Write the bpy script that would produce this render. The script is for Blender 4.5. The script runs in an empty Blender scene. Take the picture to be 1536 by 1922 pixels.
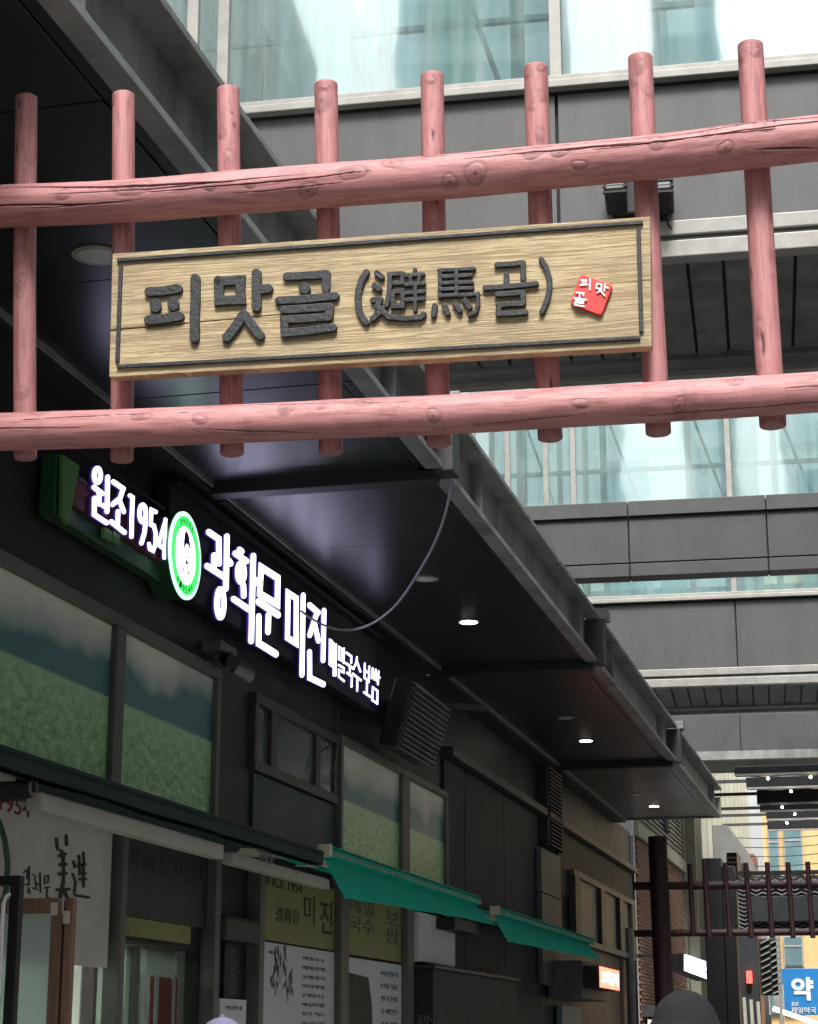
import bpy, bmesh, math, random
import numpy as np
from mathutils import Vector, Matrix, noise
R = math.radians
random.seed(7)
S = bpy.context.scene
COL = S.collection

# ------------------------------------------------------------------ camera, sky, sun, exposure
F_PX, IW, IH = 3600.0, 1536.0, 1922.0
VPX, VPY = 1690.0, 1955.0                     # vanishing point of the alley in the photograph
EYE = Vector((0, 0, 1.6))
PITCH = math.atan((VPY - IH / 2) / F_PX)
YAW = math.atan((VPX - IW / 2) * math.cos(PITCH) / F_PX)
cd = bpy.data.cameras.new('camera'); cam = bpy.data.objects.new('camera', cd); COL.objects.link(cam)
cd.sensor_fit = 'VERTICAL'; cd.sensor_height = 24; cd.lens = 24 * F_PX / IH
cd.clip_start = 0.05; cd.clip_end = 2000
cam.location = EYE; cam.rotation_euler = (R(90) + PITCH, 0, YAW)
S.camera = cam

SUN_EL, SUN_AZ = R(54), R(168)                # compass style: 0 = +Y, clockwise
w = bpy.data.worlds.new('World'); S.world = w; w.use_nodes = True
nt = w.node_tree; nt.nodes.clear()
sky = nt.nodes.new('ShaderNodeTexSky'); sky.sky_type = 'NISHITA'; sky.sun_disc = False
sky.sun_elevation = SUN_EL; sky.sun_rotation = SUN_AZ; sky.dust_density = 6; sky.air_density = 1.5
hs = nt.nodes.new('ShaderNodeHueSaturation'); hs.inputs['Saturation'].default_value = 0.22
bg = nt.nodes.new('ShaderNodeBackground'); bg.inputs['Strength'].default_value = 0.13
wo = nt.nodes.new('ShaderNodeOutputWorld')
nt.links.new(sky.outputs[0], hs.inputs['Color']); nt.links.new(hs.outputs[0], bg.inputs[0]); nt.links.new(bg.outputs[0], wo.inputs[0])
sl = bpy.data.lights.new('sun', 'SUN'); sl.energy = 1.5; sl.angle = R(14); sl.color = (1, 0.97, 0.93)
sun = bpy.data.objects.new('sun', sl); COL.objects.link(sun)
sdir = Vector((math.sin(SUN_AZ) * math.cos(SUN_EL), math.cos(SUN_AZ) * math.cos(SUN_EL), math.sin(SUN_EL)))
sun.rotation_euler = sdir.to_track_quat('Z', 'Y').to_euler()
S.view_settings.view_transform = 'Standard'; S.view_settings.look = 'None'
S.view_settings.exposure = 1.36; S.view_settings.gamma = 1; S.view_settings.use_curve_mapping = False

# ------------------------------------------------------------------ reading the photograph: pixel -> point on a real plane
_F = Vector((-math.sin(YAW) * math.cos(PITCH), math.cos(YAW) * math.cos(PITCH), math.sin(PITCH)))
_R = Vector((math.cos(YAW), math.sin(YAW), 0))
_U = Vector((math.sin(YAW) * math.sin(PITCH), -math.cos(YAW) * math.sin(PITCH), math.cos(PITCH)))
def ray(x, y): return _F + _R * ((x - IW / 2) / F_PX) + _U * ((IH / 2 - y) / F_PX)
def hit(x, y, p, n):
    d = ray(x, y); return EYE + d * ((p - EYE).dot(n) / d.dot(n))
def onX(x, y, X): return hit(x, y, Vector((X, 0, 0)), Vector((1, 0, 0)))
def onY(x, y, Y): return hit(x, y, Vector((0, Y, 0)), Vector((0, 1, 0)))
def onZ(x, y, Z): return hit(x, y, Vector((0, 0, Z)), Vector((0, 0, 1)))

# ------------------------------------------------------------------ mesh builder and object helpers
class MB:
    def __init__(s): s.v = []; s.f = []
    def add(s, vs, fs):
        b = len(s.v); s.v += [tuple(v) for v in vs]; s.f += [tuple(i + b for i in f) for f in fs]; return s
    def box(s, a, b):
        x0, x1 = sorted((a[0], b[0])); y0, y1 = sorted((a[1], b[1])); z0, z1 = sorted((a[2], b[2]))
        return s.add([(x0,y0,z0),(x1,y0,z0),(x1,y1,z0),(x0,y1,z0),(x0,y0,z1),(x1,y0,z1),(x1,y1,z1),(x0,y1,z1)],
                     [(0,3,2,1),(4,5,6,7),(0,1,5,4),(1,2,6,5),(2,3,7,6),(3,0,4,7)])
    def obox(s, c, ax, ay, az):                   # centre and three half-vectors
        c = Vector(c); vs = []
        for k in (-1, 1):
            for i, j in ((-1,-1),(1,-1),(1,1),(-1,1)): vs.append(c + ax*i + ay*j + az*k)
        return s.add(vs, [(0,3,2,1),(4,5,6,7),(0,1,5,4),(1,2,6,5),(2,3,7,6),(3,0,4,7)])
    def prism(s, poly, vec):
        n = len(poly); poly = [Vector(p) for p in poly]
        return s.add(poly + [p + vec for p in poly],
                     [tuple(range(n)), tuple(range(2*n-1, n-1, -1))] + [(i, i+n, (i+1) % n + n, (i+1) % n) for i in range(n)])
    def bar(s, a, b, wd, ht, up=Vector((0,0,1))):  # rectangular bar between two points
        a = Vector(a); b = Vector(b); d = (b-a); L = d.length; d.normalize()
        sx = d.cross(up).normalized(); uz = sx.cross(d).normalized()
        return s.obox((a+b)/2, d*L/2, sx*wd/2, uz*ht/2)
    def tube(s, path, r, n=12, cap=True):
        path = [Vector(p) for p in path]; m = len(path); rs = r if isinstance(r, (list, tuple)) else [r]*m
        t = (path[1]-path[0]).normalized(); a = t.orthogonal().normalized(); vs = []
        for i, p in enumerate(path):
            t = (path[min(i+1, m-1)] - path[max(i-1, 0)]).normalized()
            a = (a - t*a.dot(t)).normalized(); b = t.cross(a)
            for k in range(n):
                an = 2*math.pi*k/n; vs.append(p + (a*math.cos(an) + b*math.sin(an))*rs[i])
        fs = [(i*n+k, i*n+(k+1) % n, (i+1)*n+(k+1) % n, (i+1)*n+k) for i in range(m-1) for k in range(n)]
        if cap: fs += [tuple(range(n-1, -1, -1)), tuple(range((m-1)*n, m*n))]
        return s.add(vs, fs)
    def disc(s, c, n_, r, h, seg=28):             # short cylinder, axis n_
        c = Vector(c); n_ = Vector(n_).normalized(); return s.tube([c, c+n_*h], r, seg)
    def ring(s, c, n_, r0, r1, h, seg=32):
        c = Vector(c); n_ = Vector(n_).normalized(); a = n_.orthogonal().normalized(); b = n_.cross(a); vs = []
        for k in range(seg):
            an = 2*math.pi*k/seg; d = a*math.cos(an)+b*math.sin(an)
            vs += [c+d*r0, c+d*r1, c+d*r1+n_*h, c+d*r0+n_*h]
        fs = []
        for k in range(seg):
            i = 4*k; j = 4*((k+1) % seg)
            for q in range(4): fs.append((i+q, j+q, j+(q+1) % 4, i+(q+1) % 4))
        return s.add(vs, fs)
    def sphere(s, c, r, n=10, m=7, sc=(1,1,1)):
        c = Vector(c); vs = [c+Vector((0,0,r*sc[2]))]
        for i in range(1, m):
            th = math.pi*i/m
            for k in range(n):
                ph = 2*math.pi*k/n; vs.append(c+Vector((r*sc[0]*math.sin(th)*math.cos(ph), r*sc[1]*math.sin(th)*math.sin(ph), r*sc[2]*math.cos(th))))
        vs.append(c-Vector((0,0,r*sc[2]))); fs = [(0, 1+k, 1+(k+1) % n) for k in range(n)]
        for i in range(m-2):
            for k in range(n): fs.append((1+i*n+k, 1+(i+1)*n+k, 1+(i+1)*n+(k+1) % n, 1+i*n+(k+1) % n))
        l = len(vs)-1; fs += [(l, 1+(m-2)*n+(k+1) % n, 1+(m-2)*n+k) for k in range(n)]
        return s.add(vs, fs)
    def mesh(s, name, mat, smooth=False):
        me = bpy.data.meshes.new(name); me.from_pydata(s.v, [], s.f); me.update()
        bm = bmesh.new(); bm.from_mesh(me); bmesh.ops.recalc_face_normals(bm, faces=bm.faces); bm.to_mesh(me); bm.free()
        if mat: me.materials.append(mat)
        if smooth:
            me.polygons.foreach_set('use_smooth', [True]*len(me.polygons)); me.set_sharp_from_angle(angle=R(35))
        return me
WL = {}                                          # world origin of every object
def link(name, me, parent=None, loc=(0,0,0)):
    o = bpy.data.objects.new(name, me); COL.objects.link(o); loc = Vector(loc)
    WL[o.name] = loc
    if parent is not None: o.parent = parent; o.location = loc - WL[parent.name]
    else: o.location = loc
    return o
def bevel(o, wd, seg=2):
    m = o.modifiers.new('bevel', 'BEVEL'); m.width = wd; m.segments = seg; m.limit_method = 'ANGLE'; m.angle_limit = R(40); return o
def part(name, mb, mat, parent=None, smooth=False, bev=0, label=None, kind=None, origin=None):
    vs = np.array(mb.v); c = Vector(origin) if origin is not None else Vector(((vs.min(0)+vs.max(0))/2).tolist())
    mb.v = [tuple(Vector(v)-c) for v in mb.v]
    o = link(name, mb.mesh(name, mat, smooth), parent, c)
    if bev: bevel(o, bev)
    if label: o['label'] = label
    if kind: o['kind'] = kind
    return o
def thing(name, label, cat, loc=(0,0,0), group=None):
    o = link(name, None, None, loc); o['label'] = label; o['category'] = cat
    if group: o['group'] = group
    return o
def tag(o, label, cat, group=None):
    o['label'] = label; o['category'] = cat
    if group: o['group'] = group
    return o
def struct(o): o['kind'] = 'structure'; return o

# ------------------------------------------------------------------ materials
def mat(name, col, rough=0.6, metal=0.0, var=0.15, scale=6.0, bump=0.0, bscale=60.0, stretch=(1,1,1), dirt=None, dirt_amt=0.0, spec=0.5, rvar=.12):
    m = bpy.data.materials.new(name); m.use_nodes = True; n = m.node_tree; b = n.nodes['Principled BSDF']
    b.inputs['Roughness'].default_value = rough; b.inputs['Metallic'].default_value = metal
    b.inputs['Specular IOR Level'].default_value = spec
    tc = n.nodes.new('ShaderNodeNewGeometry'); mp = n.nodes.new('ShaderNodeMapping'); mp.inputs['Scale'].default_value = stretch
    n.links.new(tc.outputs['Position'], mp.inputs['Vector'])
    nz = n.nodes.new('ShaderNodeTexNoise'); nz.inputs['Scale'].default_value = scale; nz.inputs['Detail'].default_value = 6; nz.inputs['Roughness'].default_value = .65
    n.links.new(mp.outputs[0], nz.inputs['Vector'])
    rp = n.nodes.new('ShaderNodeValToRGB'); rp.color_ramp.elements[0].position = .3; rp.color_ramp.elements[1].position = .7
    rp.color_ramp.elements[0].color = [c*(1-var) for c in col]+[1]; rp.color_ramp.elements[1].color = [min(1, c*(1+var)) for c in col]+[1]
    n.links.new(nz.outputs['Fac'], rp.inputs[0]); out = rp.outputs[0]
    if dirt:
        n2 = n.nodes.new('ShaderNodeTexNoise'); n2.inputs['Scale'].default_value = 1.7; n2.inputs['Detail'].default_value = 9; n2.inputs['Roughness'].default_value = .7
        m2 = n.nodes.new('ShaderNodeMapping'); m2.inputs['Scale'].default_value = (1.5,1.5,.5); n.links.new(tc.outputs['Position'], m2.inputs['Vector']); n.links.new(m2.outputs[0], n2.inputs['Vector'])
        r2 = n.nodes.new('ShaderNodeValToRGB'); r2.color_ramp.elements[0].position = .45; r2.color_ramp.elements[1].position = .72
        r2.color_ramp.elements[0].color = (0,0,0,1); r2.color_ramp.elements[1].color = (dirt_amt,)*3+(1,)
        n.links.new(n2.outputs['Fac'], r2.inputs[0])
        mx = n.nodes.new('ShaderNodeMixRGB'); mx.inputs[2].default_value = list(dirt)+[1]
        n.links.new(r2.outputs[0], mx.inputs[0]); n.links.new(out, mx.inputs[1]); out = mx.outputs[0]
    n.links.new(out, b.inputs['Base Color'])
    rr = n.nodes.new('ShaderNodeMapRange'); rr.inputs[3].default_value = max(.03, rough-rvar); rr.inputs[4].default_value = min(1, rough+rvar)
    n.links.new(nz.outputs['Fac'], rr.inputs[0]); n.links.new(rr.outputs[0], b.inputs['Roughness'])
    if bump:
        n3 = n.nodes.new('ShaderNodeTexNoise'); n3.inputs['Scale'].default_value = bscale; n3.inputs['Detail'].default_value = 4
        n.links.new(mp.outputs[0], n3.inputs['Vector'])
        bp = n.nodes.new('ShaderNodeBump'); bp.inputs['Strength'].default_value = bump; bp.inputs['Distance'].default_value = .01
        n.links.new(n3.outputs['Fac'], bp.inputs['Height']); n.links.new(bp.outputs[0], b.inputs['Normal'])
    return m
def emit(name, col, st):
    m = bpy.data.materials.new(name); m.use_nodes = True; n = m.node_tree; b = n.nodes['Principled BSDF']
    b.inputs['Base Color'].default_value = list(col)+[1]; b.inputs['Emission Color'].default_value = list(col)+[1]; b.inputs['Emission Strength'].default_value = st
    return m
def glass(name, tint, milk=0.12, refl=0.35, rough=0.03, streak=True):
    m = bpy.data.materials.new(name); m.use_nodes = True; n = m.node_tree; n.nodes.clear()
    out = n.nodes.new('ShaderNodeOutputMaterial'); tr = n.nodes.new('ShaderNodeBsdfTransparent'); tr.inputs[0].default_value = list(tint)+[1]
    gl = n.nodes.new('ShaderNodeBsdfGlossy'); gl.inputs['Roughness'].default_value = rough; gl.inputs[0].default_value = (.85,.93,.93,1)
    tl = n.nodes.new('ShaderNodeBsdfTranslucent'); tl.inputs[0].default_value = (.75,.85,.83,1); df = n.nodes.new('ShaderNodeBsdfDiffuse'); df.inputs[0].default_value = (.7,.78,.76,1)
    ad = n.nodes.new('ShaderNodeMixShader'); ad.inputs[0].default_value = .45; n.links.new(tl.outputs[0], ad.inputs[1]); n.links.new(df.outputs[0], ad.inputs[2])
    m1 = n.nodes.new('ShaderNodeMixShader'); m2 = n.nodes.new('ShaderNodeMixShader'); m1.inputs[0].default_value = refl; m2.inputs[0].default_value = milk
    n.links.new(tr.outputs[0], m1.inputs[1]); n.links.new(gl.outputs[0], m1.inputs[2])
    n.links.new(m1.outputs[0], m2.inputs[1]); n.links.new(ad.outputs[0], m2.inputs[2]); n.links.new(m2.outputs[0], out.inputs[0])
    g = n.nodes.new('ShaderNodeNewGeometry')
    if streak:
        mp = n.nodes.new('ShaderNodeMapping'); mp.inputs['Scale'].default_value = (6,6,.3); n.links.new(g.outputs['Position'], mp.inputs[0])
        nz = n.nodes.new('ShaderNodeTexNoise'); nz.inputs['Scale'].default_value = 1.3; nz.inputs['Detail'].default_value = 7; nz.inputs['Roughness'].default_value = .7; n.links.new(mp.outputs[0], nz.inputs[0])
        mr = n.nodes.new('ShaderNodeMapRange'); mr.inputs[1].default_value = .4; mr.inputs[2].default_value = .75; mr.inputs[3].default_value = milk*.5; mr.inputs[4].default_value = min(.75, milk*2.1)
        n.links.new(nz.outputs['Fac'], mr.inputs[0]); n.links.new(mr.outputs[0], m2.inputs[0])
    nb = n.nodes.new('ShaderNodeTexNoise'); nb.inputs['Scale'].default_value = .9; nb.inputs['Detail'].default_value = 1; n.links.new(g.outputs['Position'], nb.inputs['Vector'])
    bp = n.nodes.new('ShaderNodeBump'); bp.inputs['Strength'].default_value = .05; bp.inputs['Distance'].default_value = .05
    n.links.new(nb.outputs['Fac'], bp.inputs['Height']); n.links.new(bp.outputs[0], gl.inputs['Normal'])
    return m
def paint_mat(name, c_paint, c_dark, c_raw):
    """faded paint on timber: grain along the local X of the log, dark cracks and knots from the carved mesh"""
    m = bpy.data.materials.new(name); m.use_nodes = True; n = m.node_tree; b = n.nodes['Principled BSDF']; L = n.links.new
    b.inputs['Roughness'].default_value = .55
    u = n.nodes.new('ShaderNodeAttribute'); u.attribute_name = 'uvw'
    mp = n.nodes.new('ShaderNodeMapping'); mp.inputs['Scale'].default_value = (2.5, 26, 26); L(u.outputs['Vector'], mp.inputs[0])
    gr = n.nodes.new('ShaderNodeTexNoise'); gr.inputs['Scale'].default_value = 2.2; gr.inputs['Detail'].default_value = 8; gr.inputs['Roughness'].default_value = .7; gr.inputs['Distortion'].default_value = .6; L(mp.outputs[0], gr.inputs[0])
    r1 = n.nodes.new('ShaderNodeValToRGB'); e = r1.color_ramp.elements; e[0].position = .27; e[0].color = list(c_dark)+[1]; e[1].position = .5; e[1].color = list(c_paint)+[1]
    e2 = r1.color_ramp.elements.new(.8); e2.color = [min(1, c*1.25+.03) for c in c_paint]+[1]; L(gr.outputs['Fac'], r1.inputs[0])
    bl = n.nodes.new('ShaderNodeTexNoise'); bl.inputs['Scale'].default_value = 7; bl.inputs['Detail'].default_value = 8; bl.inputs['Roughness'].default_value = .75; L(u.outputs['Vector'], bl.inputs[0])
    r2 = n.nodes.new('ShaderNodeValToRGB'); e = r2.color_ramp.elements; e[0].position = .55; e[0].color = (0,0,0,1); e[1].position = .8; e[1].color = (.75,.75,.75,1); L(bl.outputs['Fac'], r2.inputs[0])
    mx = n.nodes.new('ShaderNodeMixRGB'); mx.inputs[2].default_value = [c*.5 for c in c_dark]+[1]; L(r2.outputs[0], mx.inputs[0]); L(r1.outputs[0], mx.inputs[1])
    a = n.nodes.new('ShaderNodeAttribute'); a.attribute_name = 'wear'
    mm = n.nodes.new('ShaderNodeMixRGB'); mm.inputs[2].default_value = list(c_raw)+[1]; L(a.outputs['Fac'], mm.inputs[0]); L(mx.outputs[0], mm.inputs[1])
    L(mm.outputs[0], b.inputs['Base Color'])
    bp = n.nodes.new('ShaderNodeBump'); bp.inputs['Strength'].default_value = .55; bp.inputs['Distance'].default_value = .004; L(gr.outputs['Fac'], bp.inputs['Height']); L(bp.outputs[0], b.inputs['Normal'])
    return m

M = {}
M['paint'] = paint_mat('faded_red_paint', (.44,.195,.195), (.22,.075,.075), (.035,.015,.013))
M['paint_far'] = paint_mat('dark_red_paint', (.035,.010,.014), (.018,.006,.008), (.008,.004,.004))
M['clad'] = mat('dark_cladding', (.032,.032,.033), .5, .1, .22, 2.2, dirt=(.012,.012,.012), dirt_amt=.5, spec=.25)
M['clad2'] = mat('brown_grey_cladding', (.030,.034,.038), .6, .0, .25, 2, dirt=(.014,.014,.014), dirt_amt=.6, spec=.22)
M['soffit'] = mat('soffit_metal', (.04,.042,.045), .31, .55, .06, 1.2, rvar=.03)
M['steel'] = mat('grey_steel_paint', (.27,.28,.27), .5, .1, .18, 4, bump=.1, bscale=40, dirt=(.06,.06,.055), dirt_amt=.75)
M['steeldk'] = mat('dark_steel_paint', (.055,.056,.056), .5, .2, .2, 4, dirt=(.02,.02,.02), dirt_amt=.5)
M['fascia'] = mat('grey_composite_panel', (.068,.070,.071), .5, .05, .07, 1.5, bump=.08, bscale=25, dirt=(.045,.045,.045), dirt_amt=.85)
M['trim'] = mat('pale_aluminium', (.29,.285,.265), .45, .1, .15, 7, dirt=(.2,.19,.17), dirt_amt=.6)
M['plank'] = mat('bridge_soffit_board', (.16,.17,.17), .65, 0, .3, 3, dirt=(.04,.045,.045), dirt_amt=.8, bump=.15, bscale=30)
M['black'] = mat('black_void', (.008,.008,.009), .7, 0, .1)
M['blackmetal'] = mat('black_metal', (.016,.016,.018), .45, .3, .3, 8)
M['glass'] = glass('bridge_glass', (.80,.89,.885), .16, .17)
M['glass_roof'] = glass('roof_glass', (.80,.9,.89), .35, .1)
M['partition'] = [glass('reflection_tint_a', (.52,.72,.80), .12, .1, .1, False), glass('reflection_tint_b', (.68,.84,.84), .3, .1, .1, False), glass('reflection_tint_c', (.45,.58,.62), .15, .1, .1, False)]  # tints for added panels that imitate reflected bands in the glass
M['inner'] = mat('inner_frame', (.13,.19,.205), .5, .1)
M['dglass'] = mat('dark_window_glass', (.04,.055,.052), .06, 0, .4, 2, spec=1.0)
M['ground'] = mat('granite_paving', (.13,.125,.12), .7, 0, .25, 12, bump=.2)
M['concrete'] = mat('concrete', (.17,.17,.165), .8, 0, .15, 3, bump=.2, dirt=(.14,.14,.13), dirt_amt=.6)
M['frame'] = mat('bronze_frame', (.13,.125,.115), .5, .1, .2, 9, dirt=(.05,.045,.04), dirt_amt=.6)
M['cream'] = mat('cream_plastic', (.62,.56,.42), .5)
M['white'] = mat('white_sheet', (.70,.70,.69), .6, 0, .08, 5)
M['greyposter'] = mat('grey_poster', (.62,.58,.53), .6, 0, .1, 5, dirt=(.42,.41,.38), dirt_amt=.5)
M['menu'] = mat('menu_sheet', (.58,.60,.64), .5, 0, .05, 5)
M['yellow'] = mat('olive_yellow_print', (.21,.21,.06), .5, 0, .2, 3)
M['ink'] = mat('black_ink', (.014,.014,.016), .55)
M['greyink'] = mat('grey_ink', (.07,.075,.08), .6)
M['redink'] = mat('red_ink', (.18,.03,.02), .6)
M['awning'] = mat('teal_awning_fabric', (.0,.58,.45), .75, 0, .12, 3, bump=.15, bscale=220)
_n = M['awning'].node_tree; _b = _n.nodes['Principled BSDF']; _t = _n.nodes.new('ShaderNodeBsdfTranslucent'); _t.inputs[0].default_value = (.02,.85,.66,1)
_m = _n.nodes.new('ShaderNodeMixShader'); _m.inputs[0].default_value = .4; _n.links.new(_b.outputs[0], _m.inputs[1]); _n.links.new(_t.outputs[0], _m.inputs[2])
_n.links.new(_m.outputs[0], [q for q in _n.nodes if q.type == 'OUTPUT_MATERIAL'][0].inputs[0])
M['awndk'] = mat('dark_green_awning_fabric', (.004,.032,.028), .7, 0, .15, 3, bump=.15, bscale=220)
M['signgreen'] = mat('green_sign_panel', (.10,.26,.06), .35, 0, .15, 3)
M['signgreendk'] = mat('dark_green_sign_case', (.02,.075,.03), .4, 0, .2, 3)
M['maroon'] = mat('maroon_sign_panel', (.11,.010,.018), .6, 0, .3, 3)
M['signdk'] = mat('black_sign_panel', (.007,.008,.011), .7, 0, .3, 3)
M['led'] = emit('white_led_face', (.76,.72,1), 1.4)
M['ledhalo'] = emit('violet_halo_body', (.08,.04,.32), .08)  # violet glow on the letter bodies stands in for their halo
M['ledred'] = emit('red_lit_panel', (1,.10,.06), 2.6)
M['ledgreen'] = emit('green_lit_ring', (.05,.8,.12), .62)
M['ledrim'] = emit('pale_green_rim', (.5,.95,.65), .6)
M['lettergrn'] = mat('dark_green_print', (.02,.2,.03), .5)
M['lamp'] = emit('lamp_lens', (1,.93,.82), 14)
M['lampoff'] = mat('unlit_lens', (.5,.5,.47), .4)
M['lampring'] = mat('lamp_ring', (.35,.33,.28), .35, .4)
M['tubeint'] = emit('shop_ceiling_lamp', (1,.94,.82), 30)
M['red'] = mat('red_seal_paint', (.62,.035,.03), .5, 0, .15, 20)
M['sealwhite'] = mat('white_seal_paint', (.8,.78,.74), .6)
M['letter'] = mat('black_letter_paint', (.018,.020,.023), .6, 0, .35, 25, bump=.35, bscale=90)
M['brownwood'] = mat('brown_door_frame', (.23,.13,.09), .45, 0, .25, 5, stretch=(8,8,1), bump=.1)
M['beige'] = mat('beige_wall', (.42,.41,.33), .7, 0, .1, 2, dirt=(.25,.25,.2), dirt_amt=.5)
M['olive'] = mat('olive_wall', (.28,.28,.22), .7, 0, .12, 2)
M['brick'] = mat('brown_brick', (.30,.17,.12), .85, 0, .3, 9, bump=.3)
M['mortar'] = mat('dark_mortar', (.09,.075,.065), .9)
M['orange'] = mat('orange_cladding', (.50,.34,.15), .6, 0, .1, 2)
M['bluegl'] = mat('teal_window_glass', (.10,.165,.18), .12, 0, .4, .6, spec=1)
M['blue'] = mat('blue_sign', (.012,.16,.42), .4, 0, .08, 3)
M['paving'] = M['ground']
M['knit'] = mat('black_knit', (.013,.014,.017), .9, 0, .25, 60, bump=.6, bscale=240)
M['jacket'] = mat('dark_jacket', (.02,.022,.03), .8)
M['trousers'] = mat('dark_trousers', (.015,.016,.02), .85)
M['skin'] = mat('skin', (.45,.27,.19), .5, 0, .05)
M['hair'] = mat('black_hair', (.012,.010,.009), .5, 0, .4, 60, stretch=(1,1,.2))
M['lilac'] = mat('lilac_cap_fabric', (.20,.20,.30), .8)
M['cable'] = mat('pale_cable', (.27,.27,.31), .5)
M['bldg'] = mat('far_facade', (.58,.60,.61), .6, 0, .1)

# printed landscape film on the shop windows: sky, blue hills, green field (a flat print)
def mural_mat():
    m = bpy.data.materials.new('printed_field_film'); m.use_nodes = True; n = m.node_tree; b = n.nodes['Principled BSDF']; L = n.links.new
    b.inputs['Roughness'].default_value = .35
    g = n.nodes.new('ShaderNodeNewGeometry'); sp = n.nodes.new('ShaderNodeSeparateXYZ'); L(g.outputs['Position'], sp.inputs[0])
    # hills line wanders with Y
    nz = n.nodes.new('ShaderNodeTexNoise'); nz.inputs['Scale'].default_value = .8; nz.inputs['Detail'].default_value = 5; L(g.outputs['Position'], nz.inputs['Vector'])
    ma = n.nodes.new('ShaderNodeMath'); ma.operation = 'MULTIPLY_ADD'; ma.inputs[1].default_value = .9; L(nz.outputs['Fac'], ma.inputs[0]); L(sp.outputs['Z'], ma.inputs[2])
    r = n.nodes.new('ShaderNodeValToRGB'); e = r.color_ramp.elements
    mr = n.nodes.new('ShaderNodeMapRange'); mr.inputs[1].default_value = 3.90; mr.inputs[2].default_value = 4.32; L(ma.outputs[0], mr.inputs[0])
    e[0].position = 0; e[0].color = (.05,.17,.18,1); e[1].position = 1; e[1].color = (.80,.78,.66,1)
    x = e.new(.4); x.color = (.05,.18,.19,1); x = e.new(.62); x.color = (.42,.48,.43,1)
    L(mr.outputs[0], r.inputs[0])
    gf = n.nodes.new('ShaderNodeTexNoise'); gf.inputs['Scale'].default_value = 13; gf.inputs['Detail'].default_value = 10; gf.inputs['Roughness'].default_value = .8
    mp = n.nodes.new('ShaderNodeMapping'); mp.inputs['Scale'].default_value = (1.2,.7,1.6); L(g.outputs['Position'], mp.inputs[0]); L(mp.outputs[0], gf.inputs[0])
    r2 = n.nodes.new('ShaderNodeValToRGB'); e = r2.color_ramp.elements; e[0].position = .36; e[0].color = (.09,.24,.09,1); e[1].position = .68; e[1].color = (.60,.86,.40,1)
    x = e.new(.5); x.color = (.27,.52,.21,1); L(gf.outputs['Fac'], r2.inputs[0])
    hz = n.nodes.new('ShaderNodeMapRange'); hz.inputs[1].default_value = MURAL_Z-.25; hz.inputs[2].default_value = MURAL_Z; hz.inputs[3].default_value = 0; hz.inputs[4].default_value = .55; L(sp.outputs['Z'], hz.inputs[0])
    mf = n.nodes.new('ShaderNodeMixRGB'); mf.inputs[2].default_value = (.42,.60,.38,1); L(hz.outputs[0], mf.inputs[0]); L(r2.outputs[0], mf.inputs[1])
    st = n.nodes.new('ShaderNodeMapRange'); st.inputs[1].default_value = MURAL_Z-.01; st.inputs[2].default_value = MURAL_Z+.01; L(sp.outputs['Z'], st.inputs[0])
    mx = n.nodes.new('ShaderNodeMixRGB'); L(st.outputs[0], mx.inputs[0]); L(mf.outputs[0], mx.inputs[1]); L(r.outputs[0], mx.inputs[2]); L(mx.outputs[0], b.inputs['Base Color'])
    return m
XW = -4.2                                        # the shop wall
MURAL_Z = onX(0, 1225, XW).z
M['mural'] = mural_mat()

def board_mat():
    m = bpy.data.materials.new('weathered_board'); m.use_nodes = True; n = m.node_tree; b = n.nodes['Principled BSDF']; L = n.links.new
    b.inputs['Roughness'].default_value = .75
    g = n.nodes.new('ShaderNodeNewGeometry')
    mp = n.nodes.new('ShaderNodeMapping'); mp.inputs['Scale'].default_value = (1.3,1.3,44); mp.inputs['Rotation'].default_value = (0,0,0); L(g.outputs['Position'], mp.inputs[0])
    gr = n.nodes.new('ShaderNodeTexNoise'); gr.inputs['Scale'].default_value = 1.9; gr.inputs['Detail'].default_value = 5; gr.inputs['Roughness'].default_value = .62; gr.inputs['Distortion'].default_value = 1.1; L(mp.outputs[0], gr.inputs[0])
    wv = n.nodes.new('ShaderNodeMath'); wv.operation = 'MULTIPLY'; wv.inputs[1].default_value = 26; L(gr.outputs['Fac'], wv.inputs[0])
    sn = n.nodes.new('ShaderNodeMath'); sn.operation = 'SINE'; L(wv.outputs[0], sn.inputs[0])
    mr = n.nodes.new('ShaderNodeMapRange'); mr.inputs[1].default_value = -1; L(sn.outputs[0], mr.inputs[0])
    r1 = n.nodes.new('ShaderNodeValToRGB'); e = r1.color_ramp.elements; e[0].position = 0; e[0].color = (.31,.225,.125,1); e[1].position = .55; e[1].color = (.43,.33,.19,1)
    x = e.new(1); x.color = (.52,.42,.25,1); L(mr.outputs[0], r1.inputs[0])
    st = n.nodes.new('ShaderNodeTexNoise'); st.inputs['Scale'].default_value = 3.2; st.inputs['Detail'].default_value = 9; st.inputs['Roughness'].default_value = .7; L(g.outputs['Position'], st.inputs['Vector'])
    r2 = n.nodes.new('ShaderNodeValToRGB'); e = r2.color_ramp.elements; e[0].position = .42; e[0].color = (0,0,0,1); e[1].position = .78; e[1].color = (.7,.7,.7,1); L(st.outputs['Fac'], r2.inputs[0])
    mx = n.nodes.new('ShaderNodeMixRGB'); mx.inputs[2].default_value = (.23,.185,.125,1); L(r2.outputs[0], mx.inputs[0]); L(r1.outputs[0], mx.inputs[1]); L(mx.outputs[0], b.inputs['Base Color'])
    bp = n.nodes.new('ShaderNodeBump'); bp.inputs['Strength'].default_value = .6; bp.inputs['Distance'].default_value = .002; L(mr.outputs[0], bp.inputs['Height']); L(bp.outputs[0], b.inputs['Normal'])
    return m
M['board'] = board_mat()

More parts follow.
